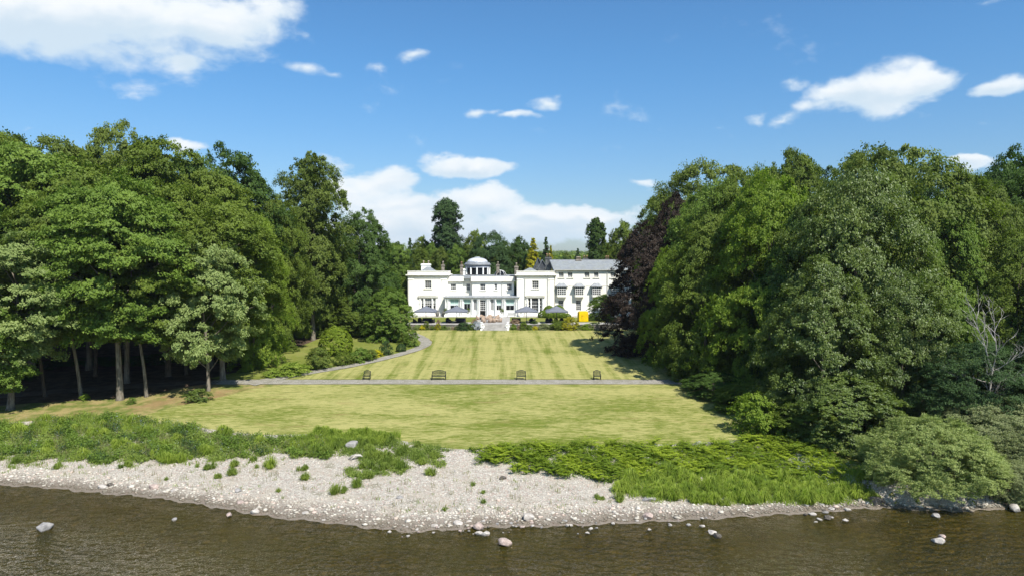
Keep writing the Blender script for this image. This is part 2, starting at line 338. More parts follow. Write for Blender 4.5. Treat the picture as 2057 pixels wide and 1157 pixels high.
strip('lake_bed', np.concatenate([[-400, -200, -120], np.arange(-90, 90.1, .5), [120, 200, 400]]), *(lambda q: (q * 0 + 8, ysh(q) - .5))(np.concatenate([[-400, -200, -120], np.arange(-90, 90.1, .5), [120, 200, 400]])), 90, M_bed, .03)
# lower mown lawn
tp = [ground(a, b) for a, b in ((255, 848), (300, 832), (350, 818), (420, 803), (470, 792), (500, 783), (560, 777.5))]
tx = np.array([p.x for p in tp] + [-20, 60]); ty = np.array([p.y for p in tp[:-1]] + [83.2, 83.3, 83.3])
lx = np.arange(tp[0].x, 34, .4); y0 = yle(lx) + nzx(lx, 1.1, .12); y1 = np.maximum(np.interp(lx, tx, ty) , y0 + .05)
strip('lawn', lx, y0, y1, 46, M_low, .055)
# path ribbons
def ribbon(name, pts, wid, mat, lift, sub=10):
    P = [Vector((a, b, 0)) for a, b in pts]; out = []
    for i in range(len(P) - 1):
        p0 = P[max(i - 1, 0)]; p1 = P[i]; p2 = P[i + 1]; p3 = P[min(i + 2, len(P) - 1)]
        for k in range(sub):
            t = k / sub; out.append(.5 * ((2 * p1) + (p2 - p0) * t + (2 * p0 - 5 * p1 + 4 * p2 - p3) * t * t + (3 * p1 - p0 - 3 * p2 + p3) * t ** 3))
    out.append(P[-1]); n = len(out); XX = np.zeros((n, 9)); YY = np.zeros((n, 9))
    for i, p in enumerate(out):
        d = (out[min(i + 1, n - 1)] - out[max(i - 1, 0)]).normalized(); q = Vector((-d.y, d.x, 0))
        wd = wid if not isinstance(wid, (list, tuple)) else np.interp(i / (n - 1), np.linspace(0, 1, len(wid)), wid)
        for k in range(9):
            s = p + q * ((k / 8 - .5) * wd * (1 + .05 * math.sin(i * .9 + k))); XX[i, k] = s.x; YY[i, k] = s.y
    return grid(name, XX, YY, mat, lift=lift), out
M_earth = simple('trodden_earth', (.13, .095, .065), (.07, .05, .035), .5, .95, .6, .05)
ribbon('path', [(-84, 70), (-72, 73.5), (-60, 77.5), (-50, 81), (-41, 83.8), (-36.5, 84.4)], [2.8, 2.4, 2.4, 2.2], M_earth, .05)
ribbon('path', [(-38, 84.3), (-34, 84.6), (-30, 84.7), (-10, 84.7), (10, 84.7), (22, 84.6), (34, 84)], [2.2, 2.6, 2.5, 2.5, 2.5], M_gravel, .05)
cp = [ground(a, b) for a, b in ((500, 772), (560, 760), (640, 746), (710, 734), (780, 718), (830, 704), (855, 692), (852, 683), (838, 675), (820, 668))]
cpts = [(p.x, p.y) for p in cp]
_, ctr = ribbon('path', cpts, [2.4, 1.9, 1.8, 1.8, 1.8, 1.9, 2.2], M_gravel, .066)
# upper striped lawn: from path edge to the terrace
rows = np.arange(86.1, 127.75, .4); cyv = np.array([p[1] for p in cpts]); 
def lawn_left(y):
    best = []
    for yy in np.atleast_1d(y):
        c_ = [p.x for p in ctr if abs(p.y - yy) < .8]; best.append(max(c_) + .95 if c_ else None)
    return best
ll = lawn_left(rows); last = ll[0] if ll[0] else -30.
LL = []
for v in ll:
    if v is None: v = last
    last = v; LL.append(v)
LL = np.array(LL); LL = np.where(rows > ground(852, 683).y + 1.0, np.minimum(LL, np.interp(rows, [116, 120, 127.8], [-15.2, -18.5, -21])), LL)
LL = np.convolve(np.pad(LL, 2, 'edge'), np.ones(5) / 5, 'valid')
t = np.linspace(0, 1, 60)[None, :]; XX = LL[:, None] * (1 - t) + 34 * t; YY = np.repeat(rows[:, None], 60, 1)
grid('lawn', XX, YY, M_up, lift=.055)
# garden grass on the wooded side of the curved path
gy = np.arange(86.5, 126, .5); t = np.linspace(0, 1, 30)[None, :]; GL = np.interp(gy, [86, 92, 100, 112, 126], [-39, -36, -37, -34, -32]); GR = np.interp(gy, rows, LL) - .4
XX = GL[:, None] * (1 - t) + GR[:, None] * t; grid('lawn', XX, np.repeat(gy[:, None], 30, 1), M_side, lift=.045)
# terrace: paving, grass panels, patio, steps
flat = lambda z: (lambda a, b: a * 0 + z)
L2 = lambda a, b, n: np.linspace(a, b, n)
grid('terrace_paving', L2(-20.8, 34, 20), L2(128.0, 131.6, 4), M_paving, zf=flat(5.79))
grid('terrace_grass', L2(-20.8, -7.2, 20), L2(131.6, 143.2, 10), M_side, zf=flat(5.79))
grid('terrace_grass', L2(-.4, 34, 20), L2(131.6, 143.2, 10), M_side, zf=flat(5.79))
grid('patio', L2(-7.2, -.4, 10), L2(131.6, 143.2, 10), M_paving, zf=flat(5.79))
grid('terrace_paving', L2(-24, 34, 10), L2(143.2, 150, 3), M_paving, zf=flat(5.79))
pe = ground(575, 880); XX = np.array([[pe.x - 3., pe.x - 1, pe.x + 1, pe.x + 3.]] * 3); YY = np.array([[pe.y - .9 + .1] * 4, [pe.y - .3] * 4, [pe.y + .3] * 4])
grid('paving', XX, YY, M_gravel, lift=.09)
wsh = np.array([-3000, -400, -90.]); wx = axis(-90, 90, 3, (-2400, 2400)); wy = axis(-20, 66, 2, (-500, 120))
grid('water', wx, wy, M_water, zf=flat(0.))
# ------------------------------------------------------------------ foliage materials
GAIN0 = (1.80, 1.66, 1.45)
def leafmat(name, c1, c2, c3=None, trans=.35, rough=.6, gloss=.012):
    m, g = newmat(name); a = g.n.new('ShaderNodeAttribute'); a.attribute_name = 'v'; oi = g.n.new('ShaderNodeObjectInfo')
    f = g.m('ADD', g.m('MULTIPLY', a.outputs['Fac'], .8), g.m('MULTIPLY', oi.outputs['Random'], .2))
    GAIN = GAIN0 if name.startswith('leaf') else (1, 1, 1); c1 = tuple(a_ * b_ for a_, b_ in zip(c1, GAIN)); c2 = tuple(a_ * b_ for a_, b_ in zip(c2, GAIN))
    c = g.mix(f, (*c1, 1), (*c2, 1))
    if c3: c = g.mix(g.ss(g.noise(g.obj(), .35, 3.), .5, .7, 0., .6), c, (*c3, 1))
    d = g.n.new('ShaderNodeBsdfDiffuse'); g.l.new(c, d.inputs[0]); t = g.n.new('ShaderNodeBsdfTranslucent')
    g.l.new(g.mix(1., c, (1.15, 1.35, .6, 1), 'MULTIPLY'), t.inputs[0])
    mx = g.n.new('ShaderNodeMixShader'); mx.inputs[0].default_value = trans; g.l.new(d.outputs[0], mx.inputs[1]); g.l.new(t.outputs[0], mx.inputs[2])
    gl = g.n.new('ShaderNodeBsdfGlossy'); gl.inputs['Roughness'].default_value = rough; gl.inputs[0].default_value = (.9, .95, .9, 1)
    m2 = g.n.new('ShaderNodeMixShader'); m2.inputs[0].default_value = gloss; g.l.new(mx.outputs[0], m2.inputs[1]); g.l.new(gl.outputs[0], m2.inputs[2])
    g.l.new(m2.outputs[0], g.out.inputs[0]); return m
LM = dict(
 mid=leafmat('leaf_mid', (.036, .062, .009), (.100, .142, .020)),
 light=leafmat('leaf_light', (.046, .088, .013), (.112, .170, .030)),
 lime=leafmat('leaf_lime', (.062, .112, .010), (.150, .210, .028), trans=.45),
 dark=leafmat('leaf_dark', (.018, .042, .008), (.055, .098, .020)),
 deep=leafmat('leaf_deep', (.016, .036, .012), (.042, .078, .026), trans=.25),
 olive=leafmat('leaf_olive', (.040, .066, .012), (.100, .135, .026)),
 pale=leafmat('leaf_pale', (.075, .115, .035), (.165, .215, .085)),
 glaucous=leafmat('leaf_glossy', (.032, .058, .012), (.098, .138, .026), gloss=.03, rough=.5),
 purple=leafmat('leaf_purple', (.010, .0068, .006), (.030, .021, .017), trans=.2, gloss=.015),
 gold=leafmat('leaf_gold', (.120, .130, .006), (.24, .235, .015), trans=.3),
 willow=leafmat('leaf_willow', (.090, .128, .040), (.215, .262, .105)),
 grey=leafmat('leaf_grey_green', (.085, .110, .050), (.190, .220, .120)),
 fern=leafmat('leaf_fern', (.066, .112, .010), (.205, .265, .026), trans=.45),
 grass=leafmat('leaf_grass', (.075, .128, .016), (.215, .275, .055), trans=.45),
 dgrass=leafmat('leaf_rush', (.052, .095, .016), (.155, .205, .045), trans=.4),
 nettle=leafmat('leaf_nettle', (.048, .088, .016), (.165, .215, .055), trans=.35),
 flower=leafmat('petal_white', (.40, .42, .50), (.50, .52, .62), trans=.3),
 yflower=leafmat('petal_yellow', (.36, .34, .01), (.62, .54, .02), trans=.3),
 pflower=leafmat('petal_pink', (.16, .15, .06), (.55, .36, .30), trans=.3),
 reed=leafmat('leaf_dry_reed', (.055, .060, .030), (.16, .16, .08), trans=.2))
def barkmat(name, c1, c2):
    m, g = newmat(name); v = g.obj(); f = g.noise(g.mapping(v, sc=(5, 5, 1.1)), 1., 6., .65)
    p = pbsdf(g, g.mix(g.ss(f, .35, .65), (*c1, 1), (*c2, 1)), .9, g.bump(f, .8, .06), spec=.15); g.l.new(p.outputs[0], g.out.inputs[0]); return m
BK = dict(grey=barkmat('bark_grey', (.10, .085, .065), (.24, .21, .165)), brown=barkmat('bark_brown', (.055, .04, .028), (.13, .10, .07)), pale=barkmat('bark_bleached', (.30, .27, .23), (.50, .47, .42)))
# ------------------------------------------------------------------ foliage geometry
def diamonds(c, n, t, L, W):
    t = t - n * np.sum(t * n, 1, keepdims=True); t /= np.linalg.norm(t, axis=1, keepdims=True) + 1e-9
    b = np.cross(n, t); L = L[:, None]; W = W[:, None]
    v = np.stack([c - t * L, c + b * W - t * L * .15, c + t * L, c - b * W - t * L * .15], 1).reshape(-1, 3)
    return v, np.arange(len(v)).reshape(-1, 4)
def nrm(a): return a / (np.linalg.norm(a, axis=1, keepdims=True) + 1e-9)
PROF = {
 'dome': lambda h: np.where(h > .38, np.sqrt(np.clip(1 - ((h - .38) / .62) ** 2, 0, 1)), .55 + .45 * np.sin(np.clip(h / .38, 0, 1) * PI / 2)),
 'skirt': lambda h: np.where(h > .22, np.clip(1 - ((h - .22) / .78) ** 1.9, 0, 1) ** .62, .86 + .14 * h / .22),
 'tall': lambda h: np.where(h > .45, np.sqrt(np.clip(1 - ((h - .45) / .55) ** 2, 0, 1)) ** .9, .6 + .4 * h / .45),
 'cone': lambda h: np.clip(1 - h, 0, 1) ** .75 + .03,
 'egg': lambda h: np.where(h > .3, np.clip(1 - ((h - .3) / .7) ** 2.2, 0, 1) ** .55, .9 + .1 * h / .3),
 'column': lambda h: np.where(h > .82, np.sqrt(np.clip(1 - ((h - .82) / .18) ** 2, 0, 1)), .84 + .16 * np.sin(h * PI)),
 'ball': lambda h: np.sqrt(np.clip(1 - (2 * h - 1) ** 2 * .98, 0, 1))}
def crown_mesh(name, seed, H, Rr, base, style, nb, ns, nl, leaf, puff=.24, flat=.42, lean=.35, droop=.0, inner=.55, lobes=.2, aspect=.62, leafrand=.6):
    r = np.random.default_rng(seed); prof = PROF[style]; ph = r.uniform(0, 6.28, 4)
    d = r.normal(size=(nb * 3, 3)); d = nrm(d); d[:, 2] *= 1.0
    hc = .42; sg = np.linspace(.02, 1.6, 90)[None, :]
    zz = hc + d[:, 2:3] * sg * .62; rr = np.hypot(d[:, 0], d[:, 1])[:, None] * sg
    th = np.arctan2(d[:, 1], d[:, 0])[:, None]
    lob = 1 + lobes * (np.sin(3 * th + ph[0] + 5 * zz) + .6 * np.sin(5 * th + ph[1] - 6 * zz)) * .6
    ins = (zz >= 0) & (zz <= 1 + 0 * zz) & (rr <= prof(np.clip(zz, 0, 1)) * lob)
    smax = (sg * ins).max(1); ok = np.where(smax > .1)[0][:nb]
    d = d[ok]; smax = smax[ok]; nb = len(ok)
    f = 1 - inner * r.random(nb) ** 2.4
    pc = np.stack([d[:, 0] * smax * f * Rr, d[:, 1] * smax * f * Rr, base + (hc + d[:, 2] * smax * .62 * f) * (H - base)], 1)
    outd = nrm(np.stack([d[:, 0], d[:, 1], 0 * d[:, 0] + 1e-4], 1))
    if style in ('cone', 'column', 'tall'):
        k_ = nb // 8; hh_ = np.linspace(.45, .97, k_); pc[-k_:, 2] = base + (H - base) * hh_; a_ = r.uniform(0, 6.28, k_); q_ = prof(hh_) * Rr * .45; pc[-k_:, 0] = q_ * np.cos(a_); pc[-k_:, 1] = q_ * np.sin(a_)
    pr = Rr * puff * r.uniform(.65, 1.35, nb) * (.42 + .58 * np.clip(prof(np.clip((pc[:, 2] - base) / (H - base), 0, 1)) / .7, 0, 1) if style == 'cone' else 1)
    up = nrm(np.array([[0, 0, 1.]]) + outd * lean + r.normal(size=(nb, 3)) * .15)
    tx_ = nrm(np.cross(up, r.normal(size=(nb, 3)))); ty_ = np.cross(up, tx_)
    # sprays
    N = nb * ns; bi = np.repeat(np.arange(nb), ns); rho = np.sqrt(r.random(N)); an = r.uniform(0, 6.28, N)
    ed = 1 + .3 * np.sin(3 * an + bi * 1.7)
    hgt = (1 - rho ** 2) * r.uniform(-.5, 1, N) * flat
    sc_ = pc[bi] + pr[bi, None] * (tx_[bi] * (rho * ed * np.cos(an))[:, None] + ty_[bi] * (rho * ed * np.sin(an))[:, None] + up[bi] * hgt[:, None])
    sc_[:, 2] -= droop * pr[bi] * rho ** 2
    sr = pr[bi] * r.uniform(.20, .38, N)
    # leaves
    K = N * nl; si = np.repeat(np.arange(N), nl); g3 = r.normal(size=(K, 3)) * np.array([[.55, .55, .32]])
    c = sc_[si] + g3 * sr[si, None]
    if droop > 0: c[:, 2] -= droop * .6 * np.abs(r.normal(size=K)) * sr[si]
    c[:, 2] = np.maximum(c[:, 2], .05)
    n = nrm(up[bi][si] * 1. + outd[bi][si] * .35 + r.normal(size=(K, 3)) * leafrand)
    t = nrm(outd[bi][si] + np.array([[0, 0, -.4 - droop]]) + r.normal(size=(K, 3)) * .7)
    L = leaf * r.uniform(.6, 1.3, K) * .5; v, fc = diamonds(c, n, t, L, L * aspect)
    vb = r.random(nb); vs = r.random(N); va = np.clip(.45 * vb[bi][si] + .3 * vs[si] + .25 * r.random(K), 0, 1)
    me = npmesh(name, v, fc, {'v': np.repeat(va, 4)}); return me, pc
def trunk_mesh(name, seed, H, base, r0, pc, nlimb=14, lean=0., bend=.3, flare=1.7):
    rn = random.Random(seed); mb = MB(); top = base + (H - base) * (.62 if r0 > .1 else .5)
    ax = []; a = rn.uniform(0, 6.28); n = 9
    for i in range(n):
        t = i / (n - 1); z = top * t
        ax.append(Vector((math.sin(t * 2.6 + a) * bend - math.sin(a) * bend + lean * t, math.cos(t * 2.1 + a) * bend - math.cos(a) * bend, z - (.3 if i == 0 else 0))))
    rad = [r0 * (1 - .72 * (i / (n - 1))) for i in range(n)]
    ax.insert(1, ax[0].lerp(ax[1], .25)); rad = [r0 * flare, r0 * 1.12] + rad[1:]
    mb.tube(ax, rad, 10)
    idx = sorted(range(len(pc)), key=lambda k: -abs(pc[k][2]) + rn.random() * 6)[:]
    rn.shuffle(idx)
    for k in idx[:nlimb]:
        e = Vector(pc[k]); zs = max(base * .55, min(top * .95, e.z - math.hypot(e.x, e.y) * rn.uniform(.4, .9)))
        t = zs / top * (n - 1); i = min(int(t), n - 2); s = ax[i + 1].lerp(ax[min(i + 2, n)], t - i) if i + 1 < n else ax[-1]
        s = Vector((s.x, s.y, zs)); mid = s.lerp(e, .5) + Vector((0, 0, (e - s).length * .10)); rr = r0 * .34 * (1 - .4 * zs / top)
        mb.tube([s, s.lerp(mid, .5) + Vector((rn.uniform(-.2, .2), rn.uniform(-.2, .2), 0)), mid, mid.lerp(e, .6), e], [rr, rr * .8, rr * .6, rr * .35, rr * .12], 5)
    me = mb.mesh(name); me.polygons.foreach_set('use_smooth', np.ones(len(me.polygons), bool)); return me
PROTO = {}
def proto(key, seed, H, Rr, base, style, nb, ns, nl, leaf, r0=.35, nlimb=14, **kw):
    tk = {k: kw.pop(k) for k in ('bend', 'lean_trunk') if k in kw}
    me, pc = crown_mesh('crown', seed, H, Rr, base, style, nb, ns, nl, leaf, **kw)
    tm = trunk_mesh('trunk', seed, H, base, r0, pc, nlimb, bend=tk.get('bend', .3)) if r0 else None
    zs = np.empty(len(me.vertices) * 3, np.float32); me.vertices.foreach_get('co', zs); zs = zs.reshape(-1, 3)
    PROTO[key] = dict(crown=me, trunk=tm, H=float(np.percentile(zs[:, 2], 99.8)), W=float(np.percentile(np.abs(zs[:, 0]), 99) * 2))
proto('oak1', 11, 20, 7.5, 6.2, 'dome', 230, 12, 42, .28, bend=.6, puff=.175, inner=.45, lobes=.13)
proto('oak2', 12, 20, 7.5, 6.5, 'dome', 190, 13, 44, .28, puff=.20, flat=.4, lean=.4, inner=.45, lobes=.12)
proto('oak3', 13, 21, 7.0, 6.8, 'tall', 220, 12, 40, .28, puff=.17, r0=.24, bend=1.25, inner=.5, lobes=.14)
proto('syc', 14, 12, 5.5, 2.6, 'dome', 150, 13, 42, .21, puff=.18, flat=.5, r0=.2, inner=.5)
proto('beech1', 21, 22, 9.5, .6, 'skirt', 330, 13, 34, .27, puff=.14, flat=.34, lean=.8, droop=.45, leafrand=.6, inner=.4, lobes=.13)
proto('beech2', 22, 22, 9.0, .9, 'skirt', 280, 14, 36, .27, puff=.16, flat=.34, lean=.7, droop=.35, leafrand=.6, inner=.4, lobes=.12)
proto('beech3', 23, 20, 10, .5, 'dome', 260, 15, 38, .26, puff=.165, flat=.40, lean=.6, droop=.25, inner=.5, lobes=.11)
proto('elm', 31, 24, 6.2, 5.0, 'tall', 240, 13, 34, .26, puff=.18, flat=.45, lean=.7, droop=.8, inner=.7, lobes=.14)
proto('redwood', 41, 26, 4.3, 1.5, 'column', 420, 12, 26, .34, puff=.30, flat=.6, lean=.7, droop=.3, lobes=.10, inner=.5)
proto('ivycol', 42, 20, 2.6, .5, 'column', 320, 12, 24, .28, puff=.30, flat=.7, lean=.9, droop=.6, lobes=.08, inner=.5)
proto('conifer', 43, 14, 3.6, .4, 'cone', 300, 12, 22, .26, puff=.22, lobes=.05, flat=.3, lean=.4, droop=.2)
proto('round', 44, 10, 5.0, .4, 'egg', 210, 12, 32, .21, puff=.17, flat=.5, lean=.8, inner=.45, lobes=.12)
proto('willow', 51, 7, 5.2, .02, 'egg', 400, 14, 34, .15, puff=.13, flat=1.3, lean=1.0, r0=.14, lobes=.16, leafrand=1.0, aspect=.42, inner=.4)
proto('shrub1', 61, 2.2, 1.5, .05, 'dome', 60, 9, 16, .13, puff=.28, flat=.6, lean=.6, r0=.05, nlimb=6)
proto('shrub2', 62, 2.0, 1.5, .05, 'egg', 50, 9, 18, .16, puff=.34, flat=.5, lean=.5, droop=.3, r0=.05, nlimb=6)
proto('clip', 63, 2.2, 1.2, .02, 'egg', 700, 7, 12, .09, puff=.085, flat=.4, lean=1.6, lobes=.0, inner=.14, r0=.05, nlimb=4)
def plant(key, x, y, H, W, mat, label, cat='tree', name='tree', group=None, bark='grey', rz=None, sub=('trunk', 'crown'), z=None, lean=0.):
    p = PROTO[key]; rz = random.Random(int(x * 131 + y * 77)).uniform(0, 6.28) if rz is None else rz
    z = hz1(x, y) if z is None else z
    o = empty(name, (x, y, z), rz, label, cat, group)
    sw, sh = W / p['W'], H / p['H']
    o.scale = (sw, sw, sh)
    if lean: o.rotation_euler = Matrix.Rotation(lean, 3, 'Y').to_euler(); o.rotation_euler.z = 0.
    cr = bpy.data.objects.new(sub[1], p['crown']); C.objects.link(cr); cr.parent = o
    if not p['crown'].materials: p['crown'].materials.append(LM['mid'])
    cr.material_slots[0].link = 'OBJECT'; cr.material_slots[0].material = LM[mat]
    if p['trunk']:
        tr_ = bpy.data.objects.new(sub[0], p['trunk']); C.objects.link(tr_); tr_.parent = o
        if not p['trunk'].materials: p['trunk'].materials.append(BK['grey'])
        tr_.material_slots[0].link = 'OBJECT'; tr_.material_slots[0].material = BK[bark]
    return o
def tree_px(key, px, Y, top, wpx, mat, label, **kw):      # placed by bearing, distance and measured height / spread
    x = X(px, Y); z = hz1(x, Y); H = at(px, top, Y).z - z
    return plant(key, x, Y, H, wpx / FPX * Y, mat, label, **kw)
# ------------------------------------------------------------------ the house
def render_mat(name, a, b, stain):
    m, g = newmat(name); P = g.pos(); x, y, z = g.sep(P)
    c = g.mix(g.ss(g.noise(P, .5, 5., .6), .35, .65), (*a, 1), (*b, 1))
    s = g.noise(g.mapping(P, sc=(1.6, 1.6, .12)), 1., 5., .6)
    c = g.mix(g.ss(s, .55, .8, 0., stain), c, (.42, .38, .30, 1))
    p = pbsdf(g, c, .75, g.bump(g.noise(P, 6., 4.), .15, .01), spec=.2); g.l.new(p.outputs[0], g.out.inputs[0]); return m
M_wall = render_mat('cream_render', (.89, .87, .79), (.84, .815, .72), .3)
M_white = render_mat('white_paint', (.86, .86, .83), (.80, .80, .77), .2)
M_par = render_mat('parapet_render', (.84, .82, .74), (.74, .71, .62), .6)
M_lead = simple('lead_roof', (.33, .345, .36), (.22, .23, .245), 2.5, .5, .2, .01)
M_dome = simple('pale_lead', (.60, .62, .64), (.48, .50, .53), 1.5, .45, .15, .01)
def slate(name, a, b):
    m, g = newmat(name); P = g.obj(); br = g.n.new('ShaderNodeTexBrick'); g.l.new(g.mapping(P, rot=(R(90), 0, 0)), br.inputs[0])
    br.inputs['Color1'].default_value = (*a, 1); br.inputs['Color2'].default_value = (*b, 1); br.inputs['Mortar'].default_value = tuple(x * .5 for x in b) + (1,)
    br.inputs['Scale'].default_value = 1.; br.inputs['Brick Width'].default_value = .4; br.inputs['Row Height'].default_value = .24; br.inputs['Mortar Size'].default_value = .012
    c = g.mix(g.ss(g.noise(P, .9, 6., .7), .4, .7, 0., .5), br.outputs[0], (.26, .27, .22, 1))
    p = pbsdf(g, c, .6, g.bump(br.outputs['Fac'], .3, .02), spec=.35); g.l.new(p.outputs[0], g.out.inputs[0]); return m
M_slate = slate('grey_slate', (.27, .29, .305), (.215, .23, .245)); M_slated = slate('dark_slate', (.06, .065, .075), (.045, .05, .055))
M_stone = simple('chimney_stone', (.28, .245, .20), (.15, .13, .11), 2., .9, .5, .03)
M_pot = simple('clay_pot', (.55, .33, .19), (.40, .25, .16), 4., .8, .2); M_potp = simple('buff_clay', (.56, .47, .34), (.42, .36, .28), 4., .8, .2)
m, g = newmat('window_glass'); p = pbsdf(g, (.012, .014, .017), .04, g.bump(g.noise(g.obj(), .9, 2.), .12, .02), spec=.25); g.l.new(p.outputs[0], g.out.inputs[0]); M_glass = m
M_gpane = simple('grey_shade', (.30, .30, .29), (.25, .25, .25), 1., .5, 0); M_blind = simple('green_blind', (.36, .52, .47), (.31, .46, .42), .6, .7, .1); M_blindw = simple('white_blind', (.62, .68, .68), (.55, .62, .62), .6, .7, .1)
M_pipe = simple('pipe_paint', (.55, .54, .50), (.45, .44, .41), 2., .5, 0)
YF = 147.0; YC = 149.2; YR = 150.4; YV = 145.4; YS = 147.6; ZB = 5.72
house = empty('country_house', (X(1035, 150), 150, ZB), 0, 'long white rendered country house with domed lantern, slate roofs and glazed veranda above the lawn', 'house')
hl = house.location
def hp(name, mb, mat, parent=None, smooth=False):
    """a part of the house: geometry given in world metres"""
    par = parent or house
    o = mb.build(name, mat, par, smooth); o.matrix_parent_inverse = Matrix.Identity(4)
    off = hl
    me = o.data; me.transform(Matrix.Translation(-off)); return o
def wx_(px, Y): return X(px, Y)
def body(name, pa, pb, ptop, Yf, depth, holes, mat=M_wall, x0=None, x1=None):
    x0 = wx_(pa, Yf) if x0 is None else x0; x1 = wx_(pb, Yf) if x1 is None else x1; z1 = Zp(ptop, Yf); z0 = ZB - .3; mb = MB()
    H = [(wx_(a, Yf), wx_(b, Yf), Zp(d, Yf), Zp(c, Yf)) for a, b, c, d in holes]
    xs_ = sorted({x0, x1, *[h[0] for h in H], *[h[1] for h in H]}); zs_ = sorted({z0, z1, *[h[2] for h in H], *[h[3] for h in H]})
    for i in range(len(xs_) - 1):
        for j in range(len(zs_) - 1):
            cx, cz = (xs_[i] + xs_[i + 1]) / 2, (zs_[j] + zs_[j + 1]) / 2
            if any(h[0] < cx < h[1] and h[2] < cz < h[3] for h in H): continue
            mb.quad((xs_[i], Yf, zs_[j]), (xs_[i + 1], Yf, zs_[j]), (xs_[i + 1], Yf, zs_[j + 1]), (xs_[i], Yf, zs_[j + 1]))
    r = .3
    for a, b, c, d in H:
        mb.quad((a, Yf, c), (a, Yf, d), (a, Yf + r, d), (a, Yf + r, c)); mb.quad((b, Yf, d), (b, Yf, c), (b, Yf + r, c), (b, Yf + r, d))
        mb.quad((a, Yf, d), (b, Yf, d), (b, Yf + r, d), (a, Yf + r, d)); mb.quad((b, Yf, c), (a, Yf, c), (a, Yf + r, c), (b, Yf + r, c))
    Yb = Yf + depth
    mb.quad((x0, Yf, z0), (x0, Yf, z1), (x0, Yb, z1), (x0, Yb, z0)); mb.quad((x1, Yf, z1), (x1, Yf, z0), (x1, Yb, z0), (x1, Yb, z1))
    mb.quad((x0, Yb, z0), (x0, Yb, z1), (x1, Yb, z1), (x1, Yb, z0)); mb.quad((x0, Yf, z1), (x1, Yf, z1), (x1, Yb, z1), (x0, Yb, z1))
    hp(name, mb, mat); return x0, x1, z1
def window(a, b, c, d, Yf, nx=3, ny=4, sill=True, rec=.13, fw=.075, blind=0., bmat=None, gmat=None, parent=None, curtains=False):
    x0, x1, z1, z0 = wx_(a, Yf), wx_(b, Yf), Zp(c, Yf), Zp(d, Yf); y = Yf + rec; mb = MB()
    mb.box(x0 + .002, x0 + fw, y, y + .09, z0, z1); mb.box(x1 - fw, x1 - .002, y, y + .09, z0, z1)
    mb.box(x0 + fw, x1 - fw, y, y + .09, z1 - fw, z1); mb.box(x0 + fw, x1 - fw, y, y + .09, z0, z0 + fw)
    bw = .020
    for i in range(1, nx): xx = x0 + fw + (x1 - x0 - 2 * fw) * i / nx; mb.box(xx - bw, xx + bw, y + .03, y + .07, z0 + fw, z1 - fw)
    for j in range(1, ny):
        zz = z0 + fw + (z1 - z0 - 2 * fw) * j / ny; q = bw * (1.7 if ny > 2 and j == ny // 2 else 1); mb.box(x0 + fw, x1 - fw, y + .033, y + .067, zz - q, zz + q)
    fr_ = hp('window', mb, M_white, parent)
    def sub(nm, box, mt):
        o = MB().box(*box).build(nm, mt, fr_); o.data.transform(Matrix.Translation(-hl)); return o
    sub('pane', (x0 + .01, x1 - .01, y + .10, y + .13, z0 + .01, z1 - .01), gmat or M_glass)
    if blind: sub('blind', (x0 + fw, x1 - fw, y + .072, y + .085, z1 - (z1 - z0) * blind, z1 - fw), bmat or M_blind)
    if curtains:
        o = MB().box(x0 + fw, x0 + fw + (x1 - x0) * .16, y + .072, y + .09, z0 + fw, z1 - fw).build('curtain', M_blindw, fr_); o.data.transform(Matrix.Translation(-hl))
    if sill: sub('sill', (x0 - .22, x1 + .22, Yf - .14, Yf + .12, z0 - .16, z0 - .004), M_par)
    return fr_
